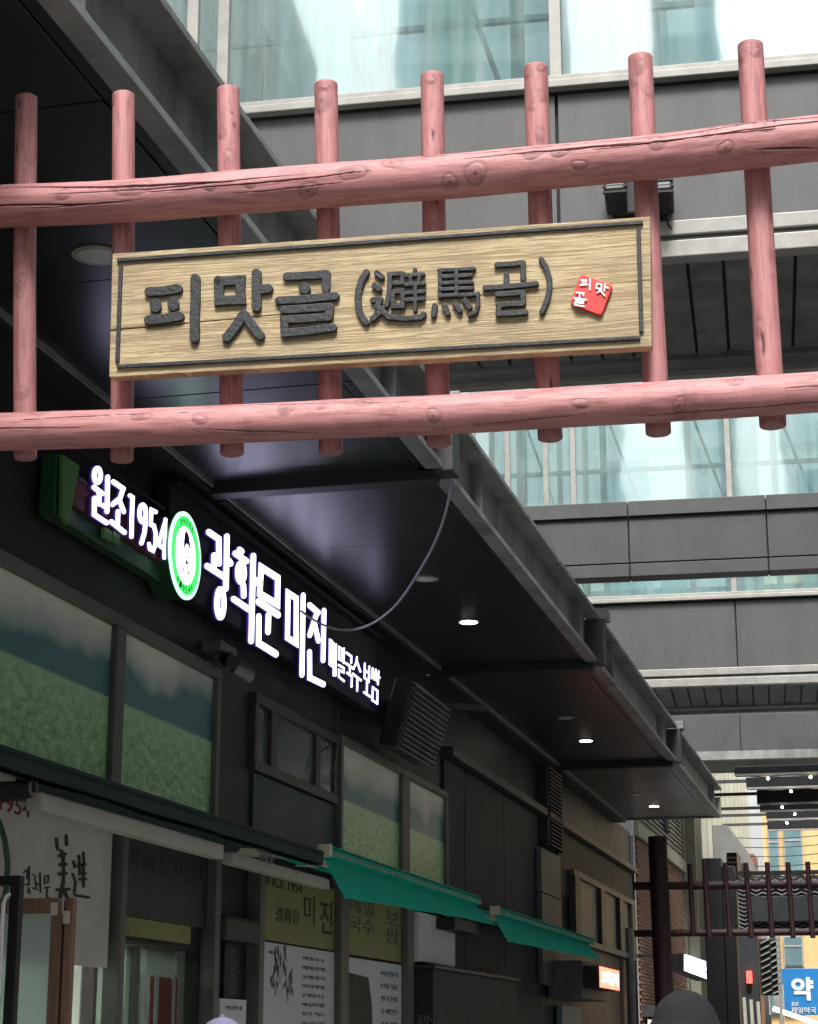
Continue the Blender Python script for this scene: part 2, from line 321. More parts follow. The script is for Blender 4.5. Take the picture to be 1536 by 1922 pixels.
# ------------------------------------------------------------------ strokes and lettering
def densify(pts, closed=False):
    return pts
def stroke(mb, pts, wd, proj, n, depth, closed=False, lift=0.0, wv=None):
    """one brush stroke: a strip of given width (in reading pixels) with round ends, laid on a plane by proj and given thickness"""
    wv = wv or wd
    P = [Vector((p[0], p[1]*wd/wv)) for p in pts]; h = wd/2; k = len(P); Ls = []; Rs = []
    for i in range(k):
        if closed: a, c = P[(i-1) % k], P[(i+1) % k]
        else: a, c = P[max(i-1, 0)], P[min(i+1, k-1)]
        b = P[i]
        d1 = (b-a).normalized() if (b-a).length > 1e-6 else None; d2 = (c-b).normalized() if (c-b).length > 1e-6 else None
        d1 = d1 or d2; d2 = d2 or d1
        n1 = Vector((-d1.y, d1.x)); n2 = Vector((-d2.y, d2.x)); mi = (n1+n2)
        if mi.length < .3: mi = n1
        mi.normalize(); s_ = h/max(.45, mi.dot(n1)); Ls.append(b+mi*s_); Rs.append(b-mi*s_)
    def q(v, dz): return proj(v.x, v.y*wv/wd) + n*(lift+dz)
    if closed:
        vs = []; 
        for i in range(k): vs += [q(Ls[i],0), q(Rs[i],0), q(Rs[i],depth), q(Ls[i],depth)]
        fs = []
        for i in range(k):
            a = 4*i; b = 4*((i+1) % k)
            for t in range(4): fs.append((a+t, b+t, b+(t+1) % 4, a+(t+1) % 4))
        mb.add(vs, fs); return
    out = list(Ls)
    d = (P[-1]-P[-2]).normalized(); nn = Vector((-d.y, d.x))
    for t in range(1, 6): an = math.pi*t/6; out.append(P[-1]+(nn*math.cos(an)+d*math.sin(an))*h)
    nl = len(out); out += list(reversed(Rs))
    d = (P[0]-P[1]).normalized(); nn = Vector((-d.y, d.x))
    for t in range(1, 6): an = math.pi*t/6; out.append(P[0]+(nn*math.cos(an)+d*math.sin(an))*h)
    m = len(out); vs = [q(v, 0) for v in out]+[q(v, depth) for v in out]
    fs = [(i, (i+1) % m, (i+1) % m+m, i+m) for i in range(m)]
    for off in (0, m):
        for i in range(k-1): fs.append((off+i, off+i+1, off+m-6-(i+1)-0, off+m-6-i))
        fs.append(tuple([off+k-1]+[off+k+t for t in range(5)]+[off+k+5]))
        fs.append(tuple([off+m-6]+[off+m-5+t for t in range(5)]+[off]))
    mb.add(vs, fs)
def ell(cx, cy, rx, ry, k=18, tilt=0.0):
    return [(cx+rx*math.cos(2*math.pi*i/k)+tilt*ry*math.sin(2*math.pi*i/k), cy+ry*math.sin(2*math.pi*i/k)) for i in range(k)]
def text_mb(s, fit_u, fit_v, origin, u, v, depth, bold=0.0):
    cu = bpy.data.curves.new('t', 'FONT'); cu.body = s; cu.extrude = .01; cu.offset = bold; cu.resolution_u = 3
    ob = bpy.data.objects.new('t', cu); COL.objects.link(ob); bpy.context.view_layer.update()
    me = bpy.data.meshes.new_from_object(ob.evaluated_get(bpy.context.evaluated_depsgraph_get()))
    bpy.data.objects.remove(ob); bpy.data.curves.remove(cu)
    vs = np.array([x.co[:] for x in me.vertices]); mn, mx = vs.min(0), vs.max(0)
    mb = MB(); n_ = Vector(u).cross(Vector(v)).normalized(); o = Vector(origin); out = []
    for p in vs:
        out.append(o + Vector(u)*((p[0]-mn[0])/(mx[0]-mn[0])*fit_u) + Vector(v)*((p[1]-mn[1])/(mx[1]-mn[1])*fit_v) + n_*(0.0 if p[2] < 0 else depth))
    mb.add(out, [tuple(f.vertices) for f in me.polygons]); bpy.data.meshes.remove(me); return mb
UY, UZ, UX = Vector((0,1,0)), Vector((0,0,1)), Vector((1,0,0))

# ================================================================== LARGE STRUCTURE
g = MB(); g.box((-300,-300,-.3),(300,400,-.06)); struct(part('ground', g, M['concrete'], origin=(0,0,-.06)))
# paving of the alley: slabs as a jointed sheet
g = MB()
for i in range(14):
    for j in range(70):
        x = -4.1+i*.6; y = -2+j*.6
        g.box((x+.004,y+.004,-.059),(x+.596,y+.596,0))
o = part('pavement', g, M['ground'], origin=(0,0,0)); struct(o)

# ---- shop building on the left (wall and upper storeys)
shop = thing('shop_building', 'dark metal-clad restaurant building along the left side of the alley under the canopy', 'building', (-6,19,0))
YW0, YW1 = 3.0, onX(1188, 1750, XW).y
dY0, dY1 = onX(-260, 1850, XW).y, onX(372, 1850, XW).y          # glazed shopfront opening at street level
zop = onX(210, 1762, XW).z
b = MB(); b.box((XW-.4, YW0, zop),(XW, YW1, 5.0)); b.box((XW-.4, YW0, 0),(XW, dY0, zop)); b.box((XW-.4, dY1, 0),(XW, YW1, zop))
part('wall', b, M['clad'], shop)
b = MB(); b.box((-14, -30, 5.32),(-7.2, YW1, 17)); part('upper_wall', b, M['fascia'], shop)
b = MB(); b.box((-14, YW1-.3, 0),(XW-.41, YW1, 5.0)); b.box((-14, YW0, 0),(-9, YW1-.31, 5.0)); part('rear_wall', b, M['clad2'], shop)
b = MB(); b.box((-9, YW0, zop+.35),(XW-.41, 17, zop+.45)); part('shop_ceiling', b, M['white'], shop)
b = MB(); b.box((-7.9, YW0+.1, .02),(-7.8, 16.88, zop+.34)); part('shop_inner_wall', b, M['white'], shop)
b = MB(); b.box((-8.98, 16.9, 0),(XW-.41, 17, zop+.34)); part('shop_partition', b, M['white'], shop)
for k in range(6):
    b = MB(); b.box((-7.6+(k%2)*1.6, 9.2+(k//2)*2.1, zop+.31),(-7.45+(k%2)*1.6, 10.4+(k//2)*2.1, zop+.345)); part('ceiling_lamp', b, M['tubeint'], shop)

def WR(x0, x1, xr, yt, yb, X=XW):
    """rectangle on the wall plane: image columns x0..x1, heights read at column xr"""
    a = onX(xr, yt, X); c = onX(xr, yb, X); ym = (yt+yb)/2
    # rows follow the perspective, so read the columns at the height the rectangle has there
    def col(x):
        t = (VPX-x)/(VPX-xr); return onX(x, VPY-(VPY-ym)*t, X).y
    return col(x0), col(x1), c.z, a.z
def slab(r, proud, thick, X=XW):
    b = MB(); b.box((X+proud-thick, r[0], r[2]),(X+proud, r[1], r[3])); return b

# printed windows
def framed(name, label, x0, x1, xr, yt, yb, mullions, group, matn='mural', fr=.07):
    r = WR(x0, x1, xr, yt, yb); t = thing(name, label, 'window', (XW, (r[0]+r[1])/2, r[2]), group)
    b = MB(); b.box((XW-.01, r[0], r[3]-fr),(XW+.07, r[1], r[3])); part('frame_rail', b, M['frame'], t, bev=.006)
    b = MB(); b.box((XW-.01, r[0], r[2]),(XW+.07, r[1], r[2]+fr)); part('frame_rail', b, M['frame'], t, bev=.006)
    ys = [r[0]] + [WR(m0, m1, xr, yt, yb)[0] for m0, m1 in mullions] + [r[1]-fr]
    ye = [r[0]+fr] + [WR(m0, m1, xr, yt, yb)[1] for m0, m1 in mullions] + [r[1]]
    for y0, y1 in zip(ys, ye):
        b = MB(); b.box((XW-.01, y0, r[2]+fr+.002),(XW+.066, y1, r[3]-fr-.002)); part('mullion', b, M['frame'], t, bev=.006)
    for y0, y1 in zip(ye[:-1], ys[1:]):
        b = MB(); b.box((XW+.002, y0+.003, r[2]+fr+.003),(XW+.03, y1-.003, r[3]-fr-.003)); part('pane', b, M[matn], t)
    return t
PW = 'windows covered with a printed field landscape'
framed('printed_window', 'large window with green field and hills print at left edge above the dark green awning', -190, 395, 0, 1042, 1500, [(-95,-78),(194,212)], PW)
framed('printed_window', 'smaller dim window with green field print right of the sliding window, above the teal awning', 626, 830, 640, 1385, 1665, [(743,757)], PW, fr=.06)
M['framedk'] = mat('dark_bronze_frame', (.045,.044,.042), .45, .1, .2, 9)
M['wglass'] = mat('greyish_window_glass', (.11,.135,.125), .06, 0, .35, 1.5, spec=1.0)  # lighter base colour stands in for bright reflections in the panes
# small sliding window
r = WR(468, 628, 475, 1302, 1448); sw = thing('sliding_window', 'small dark sliding window below the lit letters with reflections in its panes', 'window', (XW, r[0], r[2]))
for a, c in (((r[0],r[3]-.07),(r[1],r[3])), ((r[0],r[2]),(r[1],r[2]+.07))):
    b = MB(); b.box((XW-.01, a[0], a[1]),(XW+.05, c[0], c[1])); part('frame_rail', b, M['framedk'], sw, bev=.005)
cols = [(468,475),(499,511),(583,592),(618,628)]; ye = []
for c0, c1 in cols:
    q = WR(c0, c1, 475, 1302, 1448); ye.append((q[0], q[1]))
    b = MB(); b.box((XW-.01, q[0], r[2]+.072),(XW+.045, q[1], r[3]-.072)); part('stile', b, M['framedk'], sw, bev=.005)
for i in range(3):
    b = MB(); b.box((XW+.005+.008*i, ye[i][1]+.002, r[2]+.072),(XW+.011+.008*i, ye[i+1][0]-.002, r[3]-.072)); part('pane', b, M['wglass'], sw)
q = WR(470, 622, 475, 1452, 1590); b = slab(q, .02, .03); M['dkgreen'] = mat('dark_green_glass_film', (.014,.045,.038), .5, 0, .2, 2)
tag(part('window_panel', b, M['dkgreen']), 'plain dark green panel directly under the small sliding window', 'panel')

# cladding panels past the windows, each with open joints
zt = 4.98; cx = [830, 868, 905, 943, 975, 1008]
clys = [onX(x, 1650, XW).y for x in cx]
for i in range(5):
    for z0, z1 in ((0.05,1.55),(1.56,2.95),(2.96,4.3)):
        b = MB(); b.box((XW+.002, clys[i]+.006, z0),(XW+.025+.003*((i+int(z0*3))%2), clys[i+1]-.006, z1-.006)); part('wall_panel', b, M['clad2'], shop, bev=.003)
b = MB(); b.box((XW+.002, clys[0], 4.31),(XW+.12, YW1-.05, 4.40)); part('cornice', b, M['steeldk'], shop, bev=.006)
ex = [onX(x, 1700, XW).y for x in (1045, 1064, 1182, 1188)]
for z0, z1 in ((0.05,1.4),(3.45,4.29)):
    for k in range(3):
        ya = ex[0]+(ex[3]-ex[0])*k/3; yb_ = ex[0]+(ex[3]-ex[0])*(k+1)/3
        b = MB(); b.box((XW+.002, ya+.006, z0),(XW+.025, yb_-.006, z1)); part('wall_panel', b, M['clad2'], shop, bev=.003)
# louvre strip and the pale duct below it
r = WR(1010, 1040, 1010, 1428, 1585); lv = thing('wall_louvre', 'tall narrow black louvre grille high on the wall under the canopy', 'louvre', (XW, r[0], r[2]))
b = MB(); b.box((XW, r[0], r[2]),(XW+.03, r[1], r[3])); part('backing', b, M['black'], lv)
for y in (r[0], r[1]-.12):
    b = MB(); b.box((XW+.031, y, r[2]),(XW+.12, y+.12, r[3])); part('frame_side', b, M['clad2'], lv)
ns = 20; sm = MB(); sm.obox((0,0,0), Vector((.05,0,-.03)), UY*((r[1]-r[0])/2-.13), Vector((.004,0,.006))); sme = sm.mesh('slat', M['steeldk'])
for k in range(ns): link('slat', sme, lv, (XW+.085, (r[0]+r[1])/2, r[2]+.05+(r[3]-r[2]-.1)*k/(ns-1)))
r = WR(1003, 1040, 1003, 1590, 1848); dc = thing('duct', 'pale grey vertical metal duct below the louvre grille', 'duct', (XW, r[0], r[2]))
zs = [r[2]+(r[3]-r[2])*k/3 for k in range(4)]
M['duct'] = mat('galvanised_duct', (.10,.105,.108), .5, .1, .3, 3)
for k in range(3):
    b = MB(); b.box((XW+.03, r[0], zs[k]+.006),(XW+.10, r[1], zs[k+1]-.006)); part('duct_section', b, M['duct'], dc, bev=.008)
# far window strip
r = WR(1066, 1182, 1066, 1632, 1768); fw = thing('strip_window', 'three-pane window with grey blinds near the far end of the dark wall', 'window', (XW, r[0], r[2]))
b = MB(); b.box((XW+.002, r[0], r[2]),(XW+.02, r[1], r[3])); part('backing', b, M['black'], fw)
for z in (r[2], r[3]-.08):
    b = MB(); b.box((XW+.021, r[0], z),(XW+.1, r[1], z+.08)); part('frame_rail', b, M['frame'], fw, bev=.004)
M['blind'] = mat('grey_blind', (.15,.155,.14), .5, 0, .25, 3, stretch=(1,1,4))
for x0, x1 in ((1066,1076),(1116,1124),(1152,1160),(1176,1182)):
    q = WR(x0, x1, 1066, 1632, 1768); b = MB(); b.box((XW+.021, q[0], r[2]+.081),(XW+.11, q[1], r[3]-.081)); part('mullion', b, M['steeldk'], fw)
for x0, x1 in ((1077,1115),(1125,1151),(1161,1175)):
    q = WR(x0, x1, 1066, 1632, 1768); b = MB(); b.box((XW+.022, q[0]+.01, r[2]+.083),(XW+.05, q[1]-.01, r[3]-.083)); part('pane', b, M['blind'], fw)
# corner downpipe
p = onX(1183, 1800, XW+.1); b = MB(); b.tube([(XW+.1, p.y, 0),(XW+.1, p.y, 3.35)], .07, 14)
tag(part('downpipe', b, M['steel'], smooth=True), 'grey vertical downpipe at the far corner of the dark shop wall', 'pipe')
b = MB(); b.box((XW-.39, YW1, 0),(XW+.05, YW1+.04, 4.95)); part('corner_trim', b, M['clad2'], shop)

# ---- canopy along the wall
HZ = 5.0
can = thing('canopy', 'long dark metal canopy with grey steel edge beams running down the left side', 'canopy', (-3.3, 17, HZ))
XB, XE, XI = -2.52, -2.44, -3.98
joints = [4.3, 11.1, 17.5, 24.2, 30.6]
edges = [1.5]+joints
for s in range(5):
    y0, y1 = edges[s]+(.12 if s else 0), edges[s+1]-.12
    nseg = 4 if s else 2
    b = MB(); b.box((-4.15, y0, HZ+.04),(-2.64, y1, HZ+.3)); part('deck', b, M['steeldk'], can)
    for k in range(nseg):
        a = y0+(y1-y0)*k/nseg; c = y0+(y1-y0)*(k+1)/nseg
        dz = random.uniform(0, .004)
        b = MB(); b.box((XI+.006, a+.005, HZ+dz),(XB-.16, c-.005, HZ+.03)); part('soffit_panel', b, M['soffit'], can, bev=.003)
        b = MB(); b.box((XB-.15, a+.005, HZ+.001),(-2.61, c-.005, HZ+.03)); part('soffit_strip', b, M['soffit'], can, bev=.003)
    # inner cove band between panels and wall: lower thin metal angle
    b = MB(); b.box((XI-.012, y0, HZ-.03),(XI+.003, y1, HZ+.03)); part('edge_angle', b, M['steel'], can)
    b = MB(); b.box((XW+.002, y0, HZ-.06),(XI-.014, y1, HZ-.03)); part('cove_panel', b, M['clad'], can)
    # edge beam: channel with lower and upper flange and recessed web
    b = MB(); b.box((-2.607, y0, HZ-.012),(-2.50, y1, HZ+.03)); part('lower_flange', b, M['steel'], can, bev=.004)
    b = MB(); b.box((-2.635, y0, HZ+.031),(-2.61, y1, HZ+.40)); part('beam_web', b, M['steel'], can)
    b = MB(); b.box((-2.62, y0, HZ+.401),(-2.47, y1, HZ+.44)); part('upper_flange', b, M['steel'], can, bev=.004)
    k = 0; yy = y0+1.1
    while yy < y1-.5:
        b = MB(); b.box((-2.609, yy, HZ+.032),(-2.53, yy+.02, HZ+.40)); part('stiffener', b, M['steel'], can); yy += 4.4
    # sloping outer lip seen from below
    # downward cross beam at the joint
    j = edges[s+1]
    if s < 4:
        b = MB(); b.box((-4.1, j-.1, HZ-.07),(-2.55, j+.04, HZ+.12)); part('cross_beam', b, M['clad'], can, bev=.005)
        b = MB(); b.box((-4.1, j+.06, HZ-.02),(-2.55, j+.1, HZ+.06)); part('cross_beam', b, M['clad'], can, bev=.004)
        b = MB(); b.box((-2.66, j-.1, HZ-.02),(-2.44, j+.1, HZ+.40)); part('joint_bracket', b, M['steeldk'], can, bev=.006)
        b = MB(); b.box((-2.60, j-.07, HZ+.401),(-2.40, j+.14, HZ+.50)); part('joint_cap', b, M['steel'], can, bev=.006)
b = MB(); b.box((-4.15, 30.5, HZ-.02),(-2.5, 30.56, HZ+.3)); part('end_trim', b, M['trim'], can)

# downlights in the soffit
def downlight(px, py, rad, on, label):
    p = onZ(px, py, HZ); t = thing('downlight', label, 'light', (p.x, p.y, HZ), 'round downlights recessed in the canopy soffit')
    b = MB(); b.ring((p.x,p.y,HZ-.006), UZ, rad*.84, rad*1.12, .007); part('rim', b, M['lampring'], t, smooth=True)
    b = MB(); b.disc((p.x,p.y,HZ-.008), UZ, rad*.835, .004); part('lens', b, M['lamp'] if on else M['lampoff'], t)
downlight(880, 1167, .085, True, 'lit round downlight, largest of the lit ones, behind the cable')
downlight(1100, 1390, .085, True, 'lit round downlight in the middle canopy bay')
downlight(1228, 1513, .085, True, 'lit round downlight nearest the far end of the canopy')
downlight(800, 1086, .085, False, 'unlit grey downlight just before the first lit one')
downlight(1063, 1347, .085, False, 'unlit downlight in the middle canopy bay beside a lit one')
downlight(1192, 1491, .085, False, 'unlit downlight in the farthest canopy bay')
downlight(182, 478, .10, False, 'unlit cream-rimmed downlight behind the upper left of the name board')
downlight(-120, 60, .10, False, 'unlit downlight nearest the viewer above the timber gate')

# ---- glazed bridges across the alley, turned slightly against the wall
BU = Vector((math.cos(R(3.5)), math.sin(R(3.5)), 0)); BN = Vector((math.sin(R(3.5)), -math.cos(R(3.5)), 0))   # right along the bridge; toward the camera
def frame_of(px, py, Z):
    p = onZ(px, py, Z); return p
class Fr:                                        # local frame u (along), d (away from camera), z
    def __init__(s, p0): s.p = Vector((p0.x, p0.y, 0))
    def at(s, u, d, z): return s.p + BU*u - BN*d + UZ*z
    def box(s, mb, u0, u1, d0, d1, z0, z1):
        return mb.obox(s.at((u0+u1)/2, (d0+d1)/2, (z0+z1)/2), BU*abs(u1-u0)/2, BN*abs(d1-d0)/2, UZ*abs(z1-z0)/2)
    def u(s, px, py):                            # along-coordinate of an image column on the front face
        return (hit(px, py, s.p, BN)-s.p).dot(BU)
    def z(s, px, py): return hit(px, py, s.p, BN).z
ZB = 7.6
def bridge(label, px, py, ledge_px, sill, cap, mull, inner, joints_px, width, uL, uR, light_under, hgt=4.2, transom=None):
    fr = Fr(onZ(px, py, ZB)); t = thing('footbridge', label, 'bridge', fr.at(0, 0, ZB), 'glazed bridges crossing over the alley')
    zs_ = fr.z(px, sill); zl = fr.z(px, ledge_px)
    def P(name, args, m, **k):
        b = MB(); fr.box(b, *args); return part(name, b, m, t, **k)
    # ledges at the foot of the facade
    P('ledge', (uL, uR, -.06, .1, ZB+.0, ZB+(zl-ZB)*.45), M['trim'], bev=.01)
    P('ledge', (uL, uR, -.02, .1, ZB+(zl-ZB)*.47, ZB+(zl-ZB)*.58), M['steeldk'])
    P('ledge', (uL, uR, -.05, .1, ZB+(zl-ZB)*.6, zl), M['trim'], bev=.01)
    # facade panels
    js = [uL]+[fr.u(j, sill+80) for j in joints_px]+[uR]
    for a, c in zip(js[:-1], js[1:]): P('facade_panel', (a+.012, c-.012, 0, .06, zl+.012, zs_-.03), M['fascia'], bev=.004)
    P('facade_backing', (uL, uR, .061, .12, zl, zs_-.02), M['black'])
    P('sill_gap', (uL, uR, -.0, .12, zs_-.028, zs_), M['black'])
    P('sill', (uL, uR, -.09, .14, zs_+.001, zs_+.07), M['trim'], bev=.008)
    P('sill', (uL, uR, -.05, .14, zs_+.072, zs_+.13), M['trim'], bev=.006)
    z0 = zs_+.131; z1 = z0+hgt
    us = [uL]+[fr.u(m_, sill-60) for m_ in mull]+[uR]
    for far in (0, 1):
        d0 = 0 if not far else width-.12
        for i, u_ in enumerate(us): P('mullion', (u_-.05, u_+.05, d0, d0+.12, z0, z1), M['trim'], bev=.006)
        for a, c in zip(us[:-1], us[1:]): P('pane', (a+.053, c-.053, d0+.05, d0+.062, z0+.002, z1-.002), M['glass'])
        P('head_rail', (uL, uR, d0, d0+.12, z1+.001, z1+.2), M['trim'])
    if transom:
        for far in (0, 1):
            zt_ = fr.z(px, transom); P('transom', (uL, uR, .071+far*(width-.2), .12+far*(width-.2), zt_-.04, zt_+.04), M['inner'])
    P('roof', (uL, uR, .13, width-.13, z1+.05, z1+.08), M['glass_roof'])
    for k, u_ in enumerate(inner):              # structure seen through the glass
        P('inner_post', (u_-.06, u_+.06, width*.55, width*.55+.12, z0, z1), M['inner'])
        b = MB(); b.bar(fr.at(u_, width*.6, z1), fr.at(u_+1.35, width*.6, z0), .05, .05); part('brace', b, M['inner'], t)
    pr_ = random.Random(int(width*100)+5)
    for k in range(9):
        ua = uL+2.2+k*1.2+pr_.uniform(-.3, .3); P('reflection_panel', (ua, ua+pr_.uniform(.3, .95), width*.35+k*.03, width*.35+.012+k*.03, z0+.01, z0+pr_.uniform(1.4, 3.9)), M['partition'][k % 3])  # added tinted panels imitate the blue-grey bands reflected in the bridge glass
    P('inner_rail', (uL, uR, width*.5, width*.5+.06, z0+.35, z0+.43), M['inner'])
    P('inner_rail', (uL, uR, width*.5, width*.5+.06, z0+1.35, z0+1.4), M['inner'])
    P('floor', (uL, uR, .13, width-.13, zs_-.2, zs_), M['concrete'])
    # boarded underside
    P('underside_void', (uL, uR, .12, width-.1, ZB+.08, ZB+.1), M['black'])
    nb = int((uR-uL-.1)/.285); pm = MB(); pm.obox((0,0,0), BU*.128, BN*((width-.55)/2), UZ*.014); pme = pm.mesh('plank', M['plank'])
    for k in range(nb):
        u_ = uL+.2+k*.285; link('plank', pme, t, fr.at(u_, .14+(width-.55)/2, ZB+.055+random.uniform(-.006, .006)))
    P('underside_edge', (uL, uR, width-.38, width-.1, ZB-.0, ZB+.1), light_under, bev=.006)
    P('underside_edge', (uL, uR, width-.09, width+.02, ZB-.05, ZB+.25), M['trim'], bev=.006)
    P('rear_panel', (uL, uR, width-.05, width+.03, ZB+.26, zs_), M['fascia'])
    return fr
XR = 6.2
pA = onZ(1400, 478, ZB); uLA = (-7.0-pA.x)/BU.x; uRA = (XR-pA.x)/BU.x
fA = bridge('nearest glazed footbridge with big cyan-tinted panes at the top of the view', 1400, 478, 408, 142, 0,
            [360, 418, 1042, 1660], [uLA+k*1.25+.5 for k in range(10)], [1045, 1655], 2.75, uLA, uRA, M['plank'])
pB = onZ(1400, 1286, ZB); uLB = (-7.0-pB.x)/BU.x; uRB = (XR-pB.x)/BU.x
fB = bridge('second glazed footbridge farther down the alley, seen above and below the free beam', 1400, 1286, 1252, 1124, 0,
            [955, 1028, 1080, 1376, 1700], [uLB+k*1.6+.7 for k in range(9)], [1132, 1383, 1640], 2.7, uLB, uRB, M['steel'], transom=868)
# third, only its facade and underside show
pC = onZ(1400, 1425, ZB); fC = Fr(pC); uLC = (-5.3-pC.x)/BU.x; uRC = (XR-pC.x)/BU.x
t = thing('footbridge', 'third and farthest dark bridge facade just above the string light beams', 'bridge', fC.at(0,0,ZB), 'glazed bridges crossing over the alley')
for k in range(5):
    a = uLC+(uRC-uLC)*k/5; c = uLC+(uRC-uLC)*(k+1)/5
    b = MB(); fC.box(b, a+.01, c-.01, 0, .06, ZB+.2, fC.z(1400, 1340)); part('facade_panel', b, M['fascia'], t, bev=.005)
b = MB(); fC.box(b, uLC, uRC, -.04, .2, ZB, ZB+.19); part('ledge', b, M['steel'], t)
b = MB(); fC.box(b, uLC, uRC, .07, 2.6, ZB+.05, ZB+2.6); part('body', b, M['steeldk'], t)

# free cross beam between the two bridges
pF = onZ(1400, 1072, 7.55); fF = Fr(pF); uL = (-7.0-pF.x)/BU.x; uR = (XR-pF.x)/BU.x
t = thing('cross_beam', 'wide grey panelled beam crossing the alley between the two glazed footbridges', 'beam', fF.at(0,0,7.55))
zt_ = fF.z(1400, 932); zl = fF.z(1400, 960); zb = fF.z(1400, 1048)
js = [uL]+[fF.u(j, 1000) for j in (1180, 1440)]+[uR]; js.insert(1, (js[0]+js[1])/2)
for a, c in zip(js[:-1], js[1:]):
    b = MB(); fF.box(b, a+.01, c-.01, 0, .35, zb+.012, zl-.008); part('facade_panel', b, M['fascia'], t, bev=.004)
    b = MB(); fF.box(b, a+.006, c-.006, -.05, .4, zl+.001, zt_); part('cap_panel', b, M['fascia'], t, bev=.006)
    b = MB(); fF.box(b, a+.01, c-.01, .01, .34, 7.55, zb-.005); part('lower_panel', b, M['fascia'], t, bev=.004)
b = MB(); fF.box(b, uL, uR, .06, .3, 7.56, zt_-.02); part('core', b, M['black'], t)

# floodlight pair under the first bridge
fl = thing('floodlight', 'black floodlight unit fixed to the nearest bridge facade behind a gate post', 'light', hit(1202, 380, fA.p, BN))
for x in (1160, 1246):
    c = hit(x, 375, fA.p, BN)+BN*.22; b = MB(); b.obox(c, BU*.085, BN*.14+UZ*.05, UZ*.14-BN*.03); part('lamp_head', b, M['blackmetal'], fl, bev=.02)
    b = MB()
    for k in range(5): b.obox(c+UZ*(-.1+.05*k)-BU*.0+BN*.15, BU*.095, BN*.012, UZ*.008)
    part('cooling_fin', b, M['blackmetal'], fl)
c = hit(1203, 378, fA.p, BN)+BN*.08; b = MB(); b.obox(c, BU*.2, BN*.07, UZ*.17); part('housing', b, M['blackmetal'], fl, bev=.02)
for x in (1155, 1252):
    c = hit(x, 405, fA.p, BN)+BN*.1; b = MB(); b.tube([c, c-UZ*.12+BU*.01, c-UZ*.16+BU*.04], .008, 8); part('cable', b, M['black'], fl)

# right-hand building that the bridges meet (out of the picture, but it shades the alley)
rb = thing('office_building', 'pale office block on the right side where the bridges end', 'building', (XR+4, 20, 0))
b = MB(); b.box((XR, -30, 0),(XR+9, 60, 21)); part('wall', b, M['bldg'], rb)
wmb = MB(); wmb.box((-.05,-1.1,-.9),(.02,1.1,.9)); wme = wmb.mesh('window', M['bluegl'])
for k in range(27):
    for z in (2, 5.2, 8.8, 12.4, 16, 19.2): link('window', wme, rb, (XR-.02, -27+k*3.2, z))
# tall blocks behind the viewer, mirrored in the bridge glass
for i, (x0, x1, y0, h_) in enumerate([(-13,-4.6,-60,62),(7.4,14,-62,50),(.6,4.4,-78,64),(-34,-16,-40,46),(16,30,-36,60)]):
    t = thing('tower_block', ['tallest distant tower behind the viewer, left of the alley line','distant tower behind the viewer, right of the alley line','lower distant tower straight behind the viewer','broad tower behind the viewer far to the left','broad tower behind the viewer far to the right'][i], 'building', ((x0+x1)/2, y0-6, 0))
    b = MB(); b.box((x0, y0-12, 0),(x1, y0, h_)); part('wall', b, M['bldg'], t)
    n = int(h_/3.6)
    for k in range(n):
        b = MB(); b.box((x0+.4, y0-.1, 1.2+k*3.6),(x1-.4, y0+.05, 3.4+k*3.6)); part('window', b, M['bluegl'], t)

# ================================================================== FAR END OF THE ALLEY
# grey party wall and brick building
YB0, YB1 = 36.5, 45.0; XBK = -4.6
t = thing('party_wall', 'plain pale grey wall between the dark shop and the brick building', 'wall', (-5.2, 36, 0))
b = MB(); b.box((-6.5, 36.2, 0),(XBK-.02, 36.45, 5.7)); part('wall', b, M['white'], t)
bb = thing('brick_building', 'brown brick building beyond the canopy with a beige beam along its top', 'building', (XBK, 40, 0))
b = MB(); b.box((XBK-3, YB0, 0),(XBK-.03, YB1, 5.3)); part('wall', b, M['mortar'], bb)
b = MB(); r_ = random.Random(3)
rows = 66
for i in range(rows):
    z = .9+i*.067
    for k in range(42):
        y = YB0+.02+k*.202+(.1 if i % 2 else 0)
        if y+.19 > YB1: continue
        pr = r_.uniform(-.004, .008); b.box((XBK-.03, y, z),(XBK+pr, y+.19, z+.05))
part('brickwork', b, M['brick'], bb, kind='stuff')
b = MB(); b.box((XBK-.02, YB0, 5.35),(XBK+.06, YB1+.2, 5.62)); part('beam', b, M['beige'], bb, bev=.01)
b = MB(); b.box((XBK-3, YB0, 5.63),(XBK-.02, YB1, 7.2)); part('upper_wall', b, M['beige'], bb)
sm = MB(); sm.box((-.03,-4.1,-.015),(.02,4.1,.015)); sme = sm.mesh('slat', M['steel'])
for k in range(14): link('slat', sme, bb, (XBK+.01, 40.7, 5.75+k*.1))
for y in (38.0, 41.0):
    b = MB(); b.box((XBK+.03, y, 5.9),(XBK+.1, y+.5, 6.6)); part('vent', b, M['black'], bb)
b = MB(); b.box((XBK-.02, YB0, 0),(XBK+.1, YB1, .88)); part('plinth', b, M['clad'], bb)
b = MB(); b.box((XBK, YB0+.2, 2.05),(XBK+.35, YB1, 2.25)); part('shop_awning', b, M['steeldk'], bb)
for k in range(4):
    b = MB(); b.box((XBK+.012, YB0+.5+k*2, .4),(XBK+.05, YB0+1.9+k*2, 2.0)); part('shop_window', b, M['dglass'], bb)
